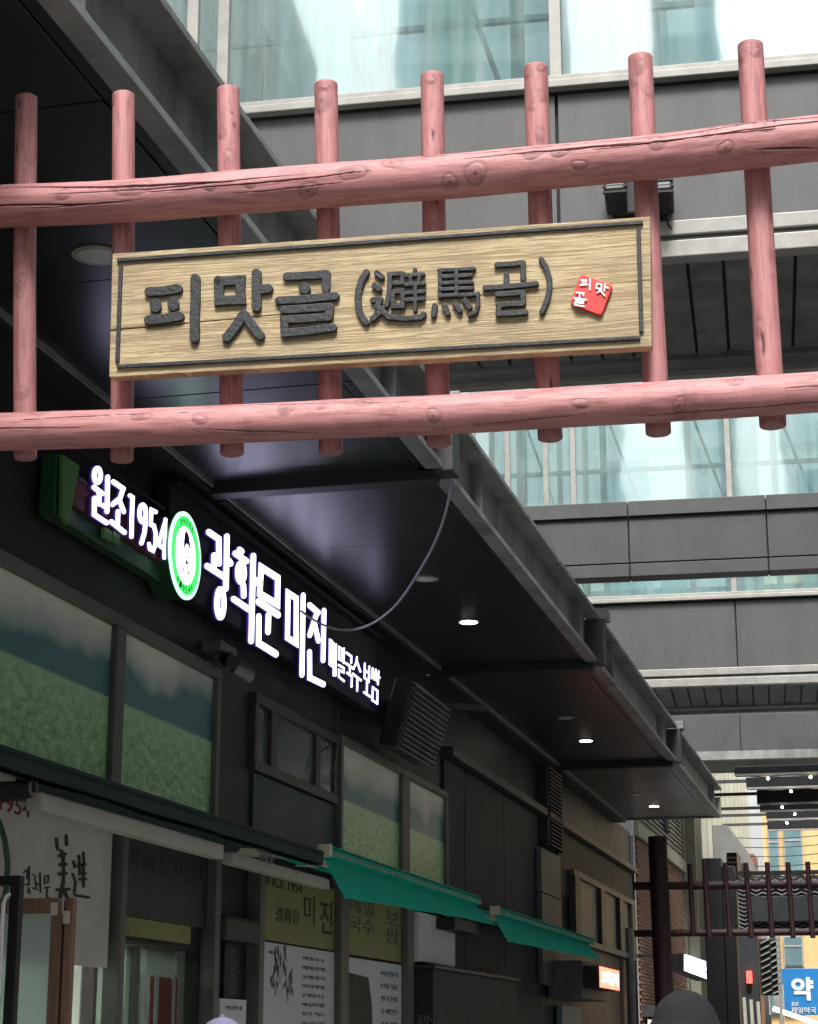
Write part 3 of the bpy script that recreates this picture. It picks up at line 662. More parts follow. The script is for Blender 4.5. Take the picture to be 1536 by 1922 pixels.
# ribbed beige building
ob = thing('ribbed_building', 'beige building with tall vertical ribs beyond the brick wall', 'building', (XBK, 55, 0))
b = MB(); b.box((XBK-4, YB1+.25, 0),(XBK, 66, 11)); part('wall', b, M['olive'], ob)
rm = MB(); rm.box((0,-.09,-5.4),(.22,.09,5.4)); rme = rm.mesh('rib', M['beige'])
for k in range(13): link('rib', rme, ob, (XBK+.001, YB1+.9+k*1.55, 5.5))
b = MB(); b.box((XBK+.23, 50.5, 5.9),(XBK+1.0, 58, 6.0)); part('side_canopy', b, M['steeldk'], ob)
b = MB(); b.prism([(XBK+.23, 50.5, 6.01),(XBK+1.0, 50.5, 6.01),(XBK+.6, 50.5, 7.0),(XBK+.23, 50.5, 7.0)], Vector((0,7.4,0))); part('side_canopy', b, M['concrete'], ob)
b = MB(); b.box((XBK, 64.0, 0),(XBK+.35, 66, 7.5)); part('corner_panel', b, mat('rust_panel', (.22,.09,.05), .6), ob)
ac = thing('wall_cabinet', 'dark slatted outdoor unit fixed high on the ribbed building', 'air conditioner', (XBK+.5, 47, 4))
p = onY(1377, 1660, 47)
b = MB(); b.box((p.x-.12, 46.8, 4.55+.6),(p.x+.12, 48, 5.95)); part('case', b, M['blackmetal'], ac)
sm = MB(); sm.box((-.13,-.012,-.02),(.13,.0,.02)); sme = sm.mesh('slat', M['steel'])
for k in range(6): link('slat', sme, ac, (p.x, 46.79, 5.28+k*.11))
b = MB(); b.box((p.x-.5, 47.2, 4.9),(p.x+.2, 47.5, 5.1)); part('bracket', b, M['white'], ac)

# pergola beams with bulbs
pg = thing('pergola', 'row of dark green-black cross beams over the far end of the alley', 'pergola', (-2, 52, 7.4))
bl = thing('string_lights', 'strings of small white bulbs hanging under the far cross beams', 'lights', (-2, 52, 7.3))
specs = [(1378,1439,1453,40.5),(1400,1459,1478,42.5),(1420,1483,1507,45),(1426,1510,1521,47.5),(1438,1523,1537,50.5),(1440,1541,1557,54)]
for i, (xl, yt, yb, Y) in enumerate(specs):
    a = onY(xl, yt, Y); c = onY(xl, yb, Y)
    b = MB(); b.box((a.x, Y, c.z),(XR, Y+.5, a.z)); part('beam', b, M['blackmetal'], pg, bev=.01)
    b = MB(); b.box((a.x, Y-.02, c.z-.04),(XR, Y+.06, c.z-.002)); part('pale_gap_strip', b, M['trim'], pg)  # pale strip stands in for the bright sky gap between beams
    if i in (0,1,2,3,4):
        n0 = 9
        for k in range(n0):
            x = a.x+.6+k*.92+random.uniform(-.1, .1)+.3*(i % 2)
            b = MB(); b.sphere((x, Y-.06, c.z-.12), .028, 8, 6); part('bulb', b, M['lamp'], bl, smooth=True)
        b = MB(); b.tube([(a.x+.2+j*.46, Y-.06, c.z-.06-.03*(j % 2)) for j in range(18)], .008, 6); part('wire', b, M['black'], bl)
for (xl, yt, yb, Y) in specs:
    a = onY(xl, yt, Y); b = MB(); b.box((XBK+.02 if Y > 45.3 else XBK-.5, Y+.1, a.z-.1),(a.x-.01, Y+.16, a.z-.03)); part('wall_arm', b, M['steeldk'], pg)
# orange building closing the view
YO = 76; oL = onY(1438, 1700, YO).x
og = thing('orange_building', 'orange-yellow building with teal windows closing the far end', 'building', (oL+4, YO+3, 0))
b = MB(); b.box((oL, YO, 0),(oL+16, YO+8, 22)); part('wall', b, M['orange'], og)
for x0, x1 in ((1441,1466),(1470,1510),(1540,1566),(1570,1610)):
    for yt, yb in ((1450,1548),(1556,1642),(1652,1748),(1757,1815),(1822,1905)):
        a = onY(x0, yt, YO); c = onY(x1, yb, YO)
        b = MB(); b.box((a.x, YO-.15, c.z),(c.x, YO-.02, a.z)); f_ = part('window_frame', b, M['trim'], og)
        b = MB(); b.box((a.x+.05, YO-.2, c.z+.05),(c.x-.05, YO-.151, a.z-.05)); part('glass', b, M['bluegl'], f_)
        zm = c.z+(a.z-c.z)*random.uniform(.55, .8)
        b = MB(); b.box((a.x+.05, YO-.23, zm),(c.x-.05, YO-.201, zm+.06)); part('glazing_bar', b, M['trim'], f_)
# pharmacy sign
YP = 62; a = onY(1467, 1818, YP); c = onY(1545, 1905, YP)
ps = thing('pharmacy_sign', 'blue pharmacy sign with large white Korean letter at the lower right', 'sign', ((a.x+c.x)/2, YP, c.z))
b = MB(); b.box((a.x, YP, c.z),(c.x, YP+.3, a.z)); part('panel', b, M['blue'], ps, bev=.01)
def rect_text(s, x0, x1, y0, y1, Y, m, parent, name='letter', d=.03, bold=0.0):
    p0 = onY(x0, y1, Y); p1 = onY(x1, y0, Y)
    return part(name, text_mb(s, p1.x-p0.x, p1.z-p0.z, (p0.x, Y-.002, p0.z), UX, UZ, d, bold), m, parent)
rect_text('약', 1487, 1526, 1834, 1878, YP, M['sealwhite'], ps, bold=.035)
rect_text('종로', 1486, 1499, 1881, 1889, YP, M['sealwhite'], ps)
rect_text('제일약국', 1486, 1532, 1890, 1902, YP, M['sealwhite'], ps)
b = MB(); p0 = onY(1452, 1893, 58); p1 = onY(1545, 1925, 58); b.bar(p0, p1, .3, .12)
tag(part('light_tube', b, emit('cool_tube', (.95,.98,1), 3)), 'white slanted light tube under the blue pharmacy sign', 'light')
b = MB(); p0 = onY(1466, 1880, 59); b.tube([(p0.x, 59, 0),(p0.x, 59, p0.z+2.2)], .07, 10); b.box((p0.x-.2,58.9,p0.z-.2),(p0.x+.1,59.1,p0.z+.5))
tag(part('sign_pole', b, M['steel']), 'grey pole beside the blue pharmacy sign', 'pole')

for k, y in enumerate((1566,1583,1600,1618,1634)):
    p0 = onY(1335, y+3, 58); p1 = onY(1560, y, 58); n_ = 12
    b = MB(); b.tube([p0.lerp(p1, i/n_)-UZ*(.10*math.sin(math.pi*i/n_)) for i in range(n_+1)], .012, 6)
    tag(part('wire', b, M['black']), ['topmost','second from the top','middle','second from the bottom','lowest'][k]+' of five thin overhead wires before the orange building', 'cable', 'overhead wires at the far end')
# black portal column, mesh screen and dark board behind the far gate
YG = 29.5
px0 = onY(1325, 1800, YG).x; px1 = onY(1384, 1800, YG).x; zt = onY(1350, 1610, YG).z
pt = thing('portal_column', 'square black column behind the far gate carrying the mesh screen', 'column', ((px0+px1)/2, YG, 0))
b = MB(); b.box((px0, YG, 0),(px1-.18, YG+.4, zt)); part('shaft', b, M['blackmetal'], pt, bev=.01)
b = MB(); b.box((px1-.175, YG+.03, 0),(px1, YG+.42, zt-.12)); part('shaft', b, M['blackmetal'], pt, bev=.01)
ms = thing('mesh_screen', 'pale wavy metal mesh screen behind the bars of the far gate', 'screen', (px1+1, YG+.3, onY(1400,1742,YG).z))
z0 = onY(1400, 1742, YG).z; z1 = onY(1400, 1640, YG).z; x1 = 3.5
b = MB(); b.box((px1+.01, YG+.28, z0-.06),(x1, YG+.36, z0)); part('frame', b, M['blackmetal'], ms)
b = MB(); b.box((px1+.01, YG+.28, z1),(x1, YG+.36, z1+.06)); part('frame', b, M['blackmetal'], ms)
b = MB(); n = 60; 
for r_i in range(13):
    z = z0+.03+(z1-z0-.06)*r_i/12
    for k in range(n):
        xa = px1+.02+(x1-px1-.04)*k/n; xb = px1+.02+(x1-px1-.04)*(k+.98)/n
        s_ = .022 if k % 2 else -.022
        b.obox(((xa+xb)/2, YG+.32, z), Vector(((xb-xa)/2, 0, s_)), Vector((0,.012,.0)), Vector((0,0,.0075)))
part('mesh_strip', b, M['steel'], ms, kind='stuff')
b = MB(); b.box((px1+.02, YG+.5, z0),(x1, YG+.52, z1)); part('backing', b, M['black'], ms)
a = onY(1405, 1681, YG); c = onY(1560, 1727, YG); b = MB(); b.box((a.x, YG+.2, c.z),(3.4, YG+.27, a.z))
tag(part('name_board', b, M['clad2'], bev=.01), 'plain dark back of the name board fixed on the far gate', 'board')
# louvred window and pale striped shutter
YL = 33; a = onY(1425, 1762, YL); c = onY(1462, 1868, YL)
lw = thing('louvre_shutter', 'black frame filled with slanted grey louvres at lower right', 'shutter', (a.x, YL, c.z))
b = MB(); b.box((a.x-.02, YL+.05, c.z),(c.x+.02, YL+.12, a.z)); part('backing', b, M['black'], lw)
sm = MB(); sm.obox((0,0,0), Vector((.075,0,.035)), Vector((0,.02,0)), Vector((0,0,.012))); sme = sm.mesh('louvre', M['steel'])
for q_ in range(2):
    for k in range(9): link('louvre', sme, lw, (a.x+.09+q_*.17, YL+.02, c.z+.06+(a.z-c.z-.1)*k/8))
b = MB(); b.box((c.x-.0, YL, c.z-1.8),(c.x+.05, YL+.1, a.z+.1)); part('frame_side', b, M['trim'], lw)
sp_ = thing('striped_panel', 'pale leaning boards below the louvre shutter at lower right', 'panel', (a.x, YL, 1))
for k in range(4):
    p0 = onY(1388+k*13, 1925, YL-.5); p1 = onY(1384+k*13, 1868+k*4, YL-.5)
    b = MB(); b.bar(p0-UZ*.4, p1, .06, .05, up=UX); part('board', b, M['beige'], sp_)
b = MB(); b.box((onY(1386,1800,YL).x, YL+.13, 0),(onY(1422,1800,YL).x, YL+.3, 3.3)); b.box((onY(1422,1800,YL).x, YL+.13, 0),(onY(1462,1800,YL).x, YL+.3, 1.85))
tag(part('kiosk_wall', b, M['clad2']), 'dark narrow kiosk wall right of the black column', 'wall')
a = onY(1400, 1822, YL-.1); c = onY(1411, 1845, YL-.1); b = MB(); b.box((a.x, YL, c.z),(c.x, YL+.12, a.z))
tag(part('red_light', b, emit('red_dot', (.9,.08,.06), 1)), 'small red sign light right of the black column', 'light')
# projecting bluish-white lit sign
q0 = onX(1276, 1812, -3.95); 
ls = thing('lit_sign', 'bluish white lit sign box projecting beside the brick wall', 'sign', (-4.0, 33, 2))
pa = [onY(1283,1790,33.2), onY(1335,1808,34.4), onY(1334,1841,34.4), onY(1283,1822,33.2)]
b = MB(); b.prism(pa, Vector((-.25,.1,0))); part('case', b, M['blackmetal'], ls)
nrm = (pa[1]-pa[0]).cross(pa[3]-pa[0]).normalized()
if nrm.dot(EYE-pa[0]) < 0: nrm = -nrm
b = MB(); cc = sum(pa, Vector())/4; b.prism([cc+(p-cc)*.96+nrm*.01 for p in pa], nrm*.01); part('face', b, emit('cool_face', (.72,.82,1), 1.6), ls)
for k, s_ in enumerate(('전통찻집', '커피 빵')):
    o0 = pa[3]+(pa[0]-pa[3])*(.54-.44*k)+(pa[1]-pa[0])*.08+nrm*.022
    part('letter', text_mb(s_, (pa[1]-pa[0]).length*.84, (pa[0]-pa[3]).length*.34, o0, (pa[1]-pa[0]).normalized(), UZ, .004), M['greyink'], ls)
b = MB(); b.box((pa[0].x-.3, 33.3, pa[0].z-.05),(XBK+.1 if XBK+.1 < pa[0].x else pa[0].x, 33.4, pa[0].z)); part('arm', b, M['blackmetal'], ls)

# ================================================================== SHOPFRONT OBJECTS
# ---- the long lit sign over the windows
XS = -4.05
def pS(x, y): return onX(x, y, XS)
sg = thing('shop_sign', 'long dark shop sign with glowing white Korean letters and 1954, round green logo', 'sign', (XS, 12, 4.3))
a = pS(118, 850); a2 = pS(118, 968); e1 = pS(712, 1270); z_t = pS(400, 1000).z
zb_ = a2.z; zt_ = pS(383, 968).z+.06
b = MB(); b.box((XW+.03, a.y, zb_),(XS-.03, a.y+.15, a.z)); part('end_case', b, M['signgreendk'], sg, bev=.006)
b = MB(); b.prism([pS(119,853), pS(150,875), pS(138,940), pS(128,985), pS(117,965)], Vector((-.02,0,0))); part('green_edge_panel', b, M['signgreen'], sg)
y_m = pS(322, 1000).y
b = MB(); b.box((XW+.03, a.y+.16, zb_),(XS-.04, y_m, a.z-.04)); part('case', b, M['signgreendk'], sg, bev=.006)
b = MB(); b.box((XS-.039, pS(136,900).y, zb_+.1),(XS-.012, y_m, a.z-.05)); part('maroon_panel', b, M['maroon'], sg, bev=.004)
for k, z in enumerate((.25,.42)):
    b = MB(); b.box((XS-.0119, pS(137,900).y, zb_+z),(XS-.008, y_m-.1, zb_+z+.02)); part('panel_seam', b, M['ink'], sg)
y_e = pS(712, 1300).y
b = MB(); b.box((XW+.03, y_m+.02, zb_),(XS-.02, y_e, zt_)); part('black_case', b, M['signdk'], sg, bev=.006)
b = MB(); b.box((XW+.03, y_m+.02, zt_+.004),(XS+.03, y_e, zt_+.03)); part('top_flashing', b, M['blackmetal'], sg)
for x, y in ((203,1003),(219,1010)):
    p = pS(x, y); b = MB(); b.box((XS-.02, p.y-.05, p.z-.03),(XS-.0, p.y+.05, p.z+.03)); part('green_tab', b, M['signgreen'], sg)
def zA(x, y): return pS(100+x*340/1536, 840+y*340/1536)
def zBp(x, y): return pS(360+x*380/1536, 960+y*380/1536)
def lit(name, strokes, wd, proj, wv=None):
    """channel letter: violet body imitating the glow halo, with a white face sheet on it; each stroke a hair prouder than the last"""
    body = MB(); face = MB(); fk = (1.03 if proj is zA else 1.2) if wd > 20 else 1.0; wd *= fk; wv = (wv or wd/fk)*(1.06 if fk > 1 else 1)
    for i, s_ in enumerate(strokes):
        closed = s_[0] == 'o'; pts = s_[1] if closed else s_
        stroke(body, pts, wd*1.08, proj, UX, .012, closed, i*.0006, (wv or wd)*1.08)
        stroke(face, pts, wd*.93, proj, UX, .002, closed, .0125+len(strokes)*.0006+i*.0007, (wv or wd)*.95)
    o = part(name, body, M['ledhalo'], sg); part('face', face, M['led'], o)
lit('letter', [('o', ell(352,238,27,60)), [(322,338),(392,392)], [(365,385),(362,480)], [(437,252),(430,545)], [(395,492),(422,505)], [(322,432),(320,570),(425,640)]], 36, zA, 40)
lit('letter', [[(488,292),(575,352)], [(568,360),(545,430),(480,485)], [(535,440),(575,545)], [(525,545),(522,650)], [(465,630),(580,722)]], 34, zA, 40)
lit('numeral', [[(632,408),(655,425),(648,590),(645,758)]], 34, zA)
lit('numeral', [('o', ell(740,560,27,72)), [(766,600),(755,720),(728,812)]], 34, zA, 38)
lit('numeral', [[(852,548),(815,532),(808,655)], [(808,655),(835,665),(850,730),(848,820),(828,875),(800,860),(793,820)]], 30, zA, 36)
lit('numeral', [[(935,615),(880,800),(882,830),(940,875)], [(932,612),(922,935)]], 28, zA, 34)
lit('letter', [[(112,158),(188,210),(190,395)], [(152,335),(150,420)], [(98,415),(240,505)], [(248,192),(240,585)], [(262,375),(275,395)], ('o', ell(196,698,26,105))], 33, zBp, 46)
lit('letter', [[(345,292),(362,305)], [(312,320),(398,378)], ('o', ell(355,465,24,68)), [(372,560),(375,640)], [(298,665),(415,745)], [(447,338),(430,985)], [(460,520),(475,545)]], 33, zBp, 44)
lit('letter', [('o', [(512,425),(638,505),(635,705),(500,625)]), [(490,685),(640,785)], [(566,790),(562,912)], [(492,800),(490,1000),(622,1082)]], 33, zBp, 52)
lit('letter', [('o', [(718,620),(780,660),(778,1000),(712,958)]), [(832,640),(822,1238)]], 30, zBp, 46)
lit('letter', [[(880,712),(945,768)], [(930,785),(905,860),(880,938)], [(918,860),(945,980)], [(988,755),(980,1128)], [(877,1068),(878,1262),(982,1312)]], 28, zBp, 44)
sw_ = 11
lit('letter', [('o', [(1034,975),(1050,985),(1048,1172),(1032,1160)]), [(1063,1000),(1062,1245)], [(1080,1010),(1076,1245)], [(1050,1085),(1062,1092)]], sw_, zBp, 16)
lit('letter', [('o', [(1105,1030),(1126,1045),(1124,1132),(1103,1120)]), [(1141,1040),(1139,1150)], [(1100,1165),(1140,1190),(1138,1222),(1102,1203),(1102,1255),(1142,1288)]], sw_, zBp, 16)
lit('letter', [[(1160,1072),(1198,1100),(1197,1148)], [(1153,1150),(1215,1195)], [(1185,1180),(1185,1220)], [(1163,1225),(1200,1252),(1197,1330)]], sw_, zBp, 17)
lit('letter', [[(1240,1108),(1235,1150),(1215,1188)], [(1240,1140),(1266,1215)], [(1207,1232),(1270,1282)], [(1242,1268),(1240,1360)]], sw_, zBp, 17)
lit('letter', [[(1300,1155),(1298,1262),(1330,1290),(1334,1178)], [(1300,1205),(1330,1228)], [(1316,1288),(1314,1375)], [(1292,1372),(1338,1405)]], sw_, zBp, 17)
lit('letter', [[(1358,1190),(1350,1265)], [(1358,1210),(1370,1275)], [(1380,1200),(1374,1275)], [(1380,1220),(1390,1290)], [(1401,1212),(1396,1312)], [(1400,1255),(1410,1262)], ('o', [(1356,1335),(1392,1362),(1390,1458),(1352,1432)])], sw_-1, zBp, 15)
# round logo
c = onX(347, 1043, XS+.04); rr_ = .268
b = MB(); b.disc((XW+.03, c.y, c.z), UX, rr_*.97, XS+.035-XW-.03, 48); part('logo_case', b, M['signgreendk'], sg, smooth=True)
def yz(r, an): return Vector((0, math.cos(an)*r, math.sin(an)*r))
b = MB(); b.ring(Vector((XS+.036, c.y, c.z)), UX, rr_*.9, rr_, .012, 48); part('logo_rim', b, M['ledrim'], sg)
b = MB(); b.ring(Vector((XS+.036, c.y, c.z)), UX, rr_*.66, rr_*.899, .01, 48); part('logo_ring', b, M['ledgreen'], sg)
b = MB(); b.disc(Vector((XS+.036, c.y, c.z)), UX, rr_*.659, .010, 48); part('logo_centre', b, M['led'], sg)
def pL(u, v): return Vector((XS+.046, c.y+u*rr_, c.z+v*rr_))
LI = mat('logo_ink', (.05,.03,.09), .5)
b = MB(); b.prism([pL(-.12,.12), pL(-.14,.3), pL(-.1,.5), pL(0,.58), pL(.14,.5), pL(.24,.32), pL(.26,.2), pL(.16,.27), pL(.05,.3), pL(-.06,.22)], UX*.003)
part('logo_figure', b, LI, sg)
b = MB(); b.prism([pL(-.02,-.06), pL(.1,-.12), pL(.18,-.12), pL(.08,-.2), pL(0,-.17)], UX*.003)
part('logo_figure', b, LI, sg)
b = MB(); b.prism([pL(.06,-.0), pL(.14,-.0), pL(.14,-.03), pL(.06,-.03)], UX*.003)
part('logo_figure', b, LI, sg)
b = MB(); b.prism([pL(-.2,-.28), pL(-.1,-.34), pL(-.12,-.4)], UX*.003)
part('logo_figure', b, LI, sg)
b = MB(); b.prism([pL(.2,-.3), pL(.28,-.34), pL(.16,-.42)], UX*.003)
part('logo_figure', b, LI, sg)
b = MB(); b.prism([pL(-.1,-.36), pL(0,-.56), pL(.02,-.54), pL(-.08,-.36)], UX*.003)
part('logo_figure', b, LI, sg)
for s_, mid, dr in (('광화문미진', math.pi/2, 1), ('*1954*', -math.pi/2, -1)):
    for k, chh in enumerate(s_):
        an = mid - dr*(k-(len(s_)-1)/2)*.24
        v = Vector((0, math.cos(an), math.sin(an)))*dr; u = Vector((0, math.sin(an), -math.cos(an)))*dr
        o0 = Vector((XS+.0465, c.y, c.z))+Vector((0, math.cos(an), math.sin(an)))*rr_*.78 - u*.018-v*.02
        part('logo_letter', text_mb(chh, .036, .04, o0, u, v, .002), M['lettergrn'], sg)
# cable looping from the canopy bracket to the sign
pts = [(853,868,-2.50),(851,890,-2.50),(846,920,-2.53),(836,965,-2.62),(820,1010,-2.74),(800,1050,-2.88),(762,1112,-3.12),(735,1144,-3.3),(703,1168,-3.5),(672,1180,-3.65),(640,1182,-3.76),(610,1174,-3.84),(585,1161,-3.89),(566,1147,-3.92)]
def smooth3(P, n=6):
    out = []
    for i in range(len(P)-1):
        p0, p1, p2, p3 = P[max(i-1,0)], P[i], P[i+1], P[min(i+2,len(P)-1)]
        for k in range(n):
            t = k/n; out.append(.5*((2*p1)+(p2-p0)*t+(2*p0-5*p1+4*p2-p3)*t*t+(3*p1-p0-3*p2+p3)*t**3))
    return out+[P[-1]]
b = MB(); b.tube(smooth3([onX(x, y, X) for x, y, X in pts]), .009, 8); tag(part('cable', b, M['cable'], smooth=True), 'pale loose cable looping from the canopy down to the lit letters', 'cable')

# security camera on the pillar
p = onX(405, 1222, XW+.06)
sc = thing('security_camera', 'small dark security camera pair on the pillar below the lit letters', 'camera', p)
b = MB(); b.box((XW, p.y-.12, p.z-.02),(XW+.14, p.y+.2, p.z+.05)); part('mount', b, M['frame'], sc, bev=.01)
b = MB(); b.tube([(XW+.1, p.y+.1, p.z-.03),(XW+.2, p.y-.06, p.z-.09)], [.05,.045], 14); part('camera_body', b, M['blackmetal'], sc, smooth=True)
b = MB(); b.tube([(XW+.08, p.y+.3, p.z-.06),(XW+.16, p.y+.42, p.z-.1)], [.035,.045], 14); part('camera_body', b, M['trim'], sc, smooth=True)
b = MB(); b.tube([(XW+.02, p.y+.15, p.z),(XW+.05, p.y+.28, p.z-.06),(XW+.08, p.y+.32, p.z-.06)], .012, 8); part('arm', b, M['frame'], sc)
# conduit down the wall
b = MB(); b.tube([onX(634,1330,XW+.03), onX(634,1390,XW+.03), onX(630,1420,XW+.12), onX(622,1450,XW+.12)], .012, 8)
tag(part('conduit', b, M['steeldk']), 'thin dark conduit hanging beside the small sliding window', 'cable')

# slatted box tilted out from the wall
M['slatgrey'] = mat('slat_grey', (.13,.13,.135), .4, .3, .2, 5)
hb = thing('slatted_box', 'black slatted box tilting out from the wall just right of the lit sign', 'vent', onX(760, 1350, XW+.4))
P1, P2, P3, P4 = onX(776,1276,-3.66), onX(842,1318,-3.66), onX(805,1441,-3.92), onX(742,1402,-3.92)
P2 = Vector((P1.x, P2.y, P1.z)); P3 = Vector((P4.x, P3.y, P4.z)); 
dn = (P4-P1); back = Vector((-.15,0,.03))
b = MB(); b.prism([P1,P2,P3,P4], back); part('case', b, M['blackmetal'], hb, bev=.01)
nn = (P2-P1).cross(P4-P1).normalized()
if nn.x < 0: nn = -nn
for k in range(13):
    f_ = (k+.5)/13; b = MB(); b.obox((P1+P2)/2+dn*f_+nn*.02, (P2-P1)*.48, nn*.022+dn.normalized()*.012, dn.normalized()*.007); part('slat', b, M['slatgrey'], hb)
a0 = onX(760, 1290, -3.6); 
b = MB(); b.bar(Vector((XW, P2.y-.1, P1.z+.02)), Vector((-3.35, P2.y+.1, P1.z-.02)), .06, .06); part('arm', b, M['blackmetal'], hb)
b = MB(); b.prism([Vector((XW,P2.y,P1.z)),Vector((-3.7,P2.y,P1.z)),Vector((XW,P2.y,P1.z-.25))], Vector((0,.02,0))); part('gusset', b, M['blackmetal'], hb)

# ---- awnings
XA = -3.75
def awning(label, xa, ya, xb, yb, m, drop, cap, tip, pleat=.012, label2=None, thick=.075):
    A = onX(xa, ya, XA); B = onX(xb, yb, XA); B = Vector((XA, B.y, A.z))
    t = thing('awning', label, 'awning', A, 'folded green awnings along the shopfront')
    b = MB(); b.obox((A+B)/2, (B-A)/2, UX*.045, UZ*thick/2); part('front_bar', b, m, t, bev=.01)
    if cap: b = MB(); b.obox((A+B)/2+UX*.05-UZ*.02, (B-A)/2*.995, UX*.004, UZ*.007); part('bar_trim', b, M['steel'], t)
    else: b = MB(); b.obox((A+B)/2+UX*.05+UZ*.03, (B-A)/2*.995, UX*.004, UZ*.004); part('bar_trim', b, M['awndk'], t)
    b = MB(); b.obox((A+B)/2+UX*.048+UZ*.018, (B-A)/2*.995, UX*.003, UZ*.004); part('bar_trim', b, M['black'], t)
    if cap:
        b = MB(); b.obox(A-UY*.03+UX*.0, UY*.028, UX*.05, UZ*(thick/2+.006)); part('end_cap', b, M['cream'], t, bev=.012)
    # hanging valance: a curved sheet with thickness, hem slightly curled toward the wall
    nu, nv = 50, 10; vs = []; L_ = B.y-A.y
    for side in (0, 1):
        for i in range(nu+1):
            f_ = i/nu
            for j in range(nv+1):
                h_ = j/nv
                z = A.z-thick/2-drop(f_)*h_
                yoff = A.y + f_*L_ + tip*h_*max(0, (f_-.85)/.15) + (.22*h_**.8*(1-min(1, f_/.15)) if cap else 0)
                x = XA-.01 + .09*h_**1.6 + pleat*1.5*math.sin(f_*L_*5+.8*math.sin(f_*9))*h_**.7 + .007*math.sin(f_*L_*19+h_*3)*h_ - side*.003
                vs.append((x, yoff, z))
    b = MB(); n_ = (nu+1)*(nv+1); fs = []
    for i in range(nu):
        for j in range(nv):
            q = i*(nv+1)+j; fs.append((q, q+1, q+nv+2, q+nv+1)); fs.append((q+n_, q+nv+1+n_, q+nv+2+n_, q+1+n_))
    rim = [i*(nv+1) for i in range(nu+1)]+[nu*(nv+1)+j for j in range(1, nv+1)]+[i*(nv+1)+nv for i in range(nu-1, -1, -1)]+[j for j in range(nv-1, 0, -1)]
    for k in range(len(rim)): p_, q_ = rim[k], rim[(k+1) % len(rim)]; fs.append((p_, q_, q_+n_, p_+n_))
    b.add(vs, fs); part('valance', b, m, t, smooth=True)
    # folding arm and roller behind
    b = MB(); b.tube([(XW+.1, A.y, A.z+.02),(XW+.1, B.y, A.z+.02)], .06, 14); part('roller', b, m, t, smooth=True)
    for f_ in (.12, .85):
        y = A.y+L_*f_; b = MB(); b.bar((XW+.05, y, A.z-.02), (XA-.05, y+.35, A.z-.02), .04, .05); part('arm', b, M['cream'], t)
    return t
awning('dark green folded awning nearest the viewer, running off the left edge', -120, 1385, 596, 1592, M['awndk'], lambda f: .03, False, 0, thick=.10)
awning('bright teal awning in the middle, the larger of the two with cream end caps', 612, 1597, 895, 1690, M['awning'], lambda f: .27*(1-.42*f), True, .55)
awning('bright teal awning farthest from the viewer, hanging near the red lit sign', 930, 1709, 1108, 1788, M['awning'], lambda f: .25*(1-.25*f), True, .6)
# lighting battens beneath the near awning
def bat(label, x0, y0, x1, m='cream', X=XA-.1, h=.07):
    A = onX(x0, y0, X); y1 = onX(x1, y0+(x1-x0)*(VPY-y0)/(VPX-x0), X).y
    b = MB(); b.box((X-.05, A.y, A.z-h),(X+.03, y1, A.z)); return tag(part('light_batten', b, M[m], bev=.01), label, 'light', 'battens under the dark green awning')
M['batten'] = mat('old_white_batten', (.44,.42,.37), .6, 0, .15, 4, dirt=(.33,.31,.27), dirt_amt=.6)
bat('long cream batten light under the dark green awning at left', 68, 1486, 412, 'batten', X=XA-.0, h=.085)
bat('shorter grey batten light under the awning, left of the teal awning', 430, 1599, 612, 'batten', X=XA-.06, h=.07)
p = onX(46, 1477, XA-.05); t = thing('bracket_lamp', 'dark round lamp on a bracket under the awning at the left edge', 'light', p)
b = MB(); b.tube([p-UX*.1, p+UX*.04], [.07,.05], 16); part('lamp_body', b, M['blackmetal'], t, smooth=True)
b = MB(); b.ring(p+UX*.03, UX, .03, .045, .02); part('rim', b, M['steel'], t)
b = MB(); b.box((p.x-.12, p.y-.5, p.z+.02),(p.x-.02, p.y+.15, p.z+.07)); part('mount', b, M['batten'], t)
p = onX(490, 1585, XA-.02); b = MB()
for k in range(3): b.obox(p+UY*(.1*k)+UZ*(.01*k), UY*.05, UX*.004, UZ*(.05+.01*k)+UY*.02)
for k in range(3): b.tube([p+UY*.1*k-UZ*.05, p+UY*(.1*k+.02)-UZ*.1, p+UY*(.1*k+.06)-UZ*.06], .006, 6)
tag(part('paper_tag', b, M['steel']), 'small crumpled pale tag clipped beneath the near awning', 'tag')

# ---- posters and lower shopfront
def poster(label, x0, x1, xr, yt, yb, m, texts=(), proud=.045, cat='poster', name='poster'):
    r = WR(x0, x1, xr, yt, yb); t = thing(name, label, cat, (XW, r[0], r[2]))
    part('sheet', slab(r, proud, .02), M[m], t)
    for (s_, u0, u1, v0, v1, mm) in texts:
        o0 = Vector((XW+proud+.001, r[0]+(r[1]-r[0])*u0, r[2]+(r[3]-r[2])*v0))
        part('lettering', text_mb(s_, (r[1]-r[0])*(u1-u0), (r[3]-r[2])*(v1-v0), o0, UY, UZ, .003), M[mm], t)
    return t, r
t, r = poster('large grey banner with brushed black Korean and Chinese characters at lower left', -190, 193, 0, 1470, 1800, 'greyposter', [('1954', .38, .53, .83, .93, 'redink')])
def pj(x, y): return onX(x*400/1536, 1440+y*400/1536, XW+.047)
def brush(strs, wd, wv=None):
    b = MB()
    for i, s_ in enumerate(strs): stroke(b, s_, wd, pj, UX, .002, False, i*.0004, wv)
    part('brush_letter', b, M['ink'], t)
brush([[(170,760),(200,740),(195,800)], [(170,850),(210,840)], [(212,715),(208,850)], [(205,870),(215,905),(200,895)]], 10)
brush([[(235,770),(262,790)], [(250,800),(262,870)], [(235,870),(270,885)], [(288,760),(292,900)], [(262,830),(275,850)]], 9)
brush([[(322,790),(350,780),(348,830),(322,840),(322,790)], [(320,870),(358,865)], [(340,870),(342,900)], [(335,900),(340,940),(358,940)]], 9)
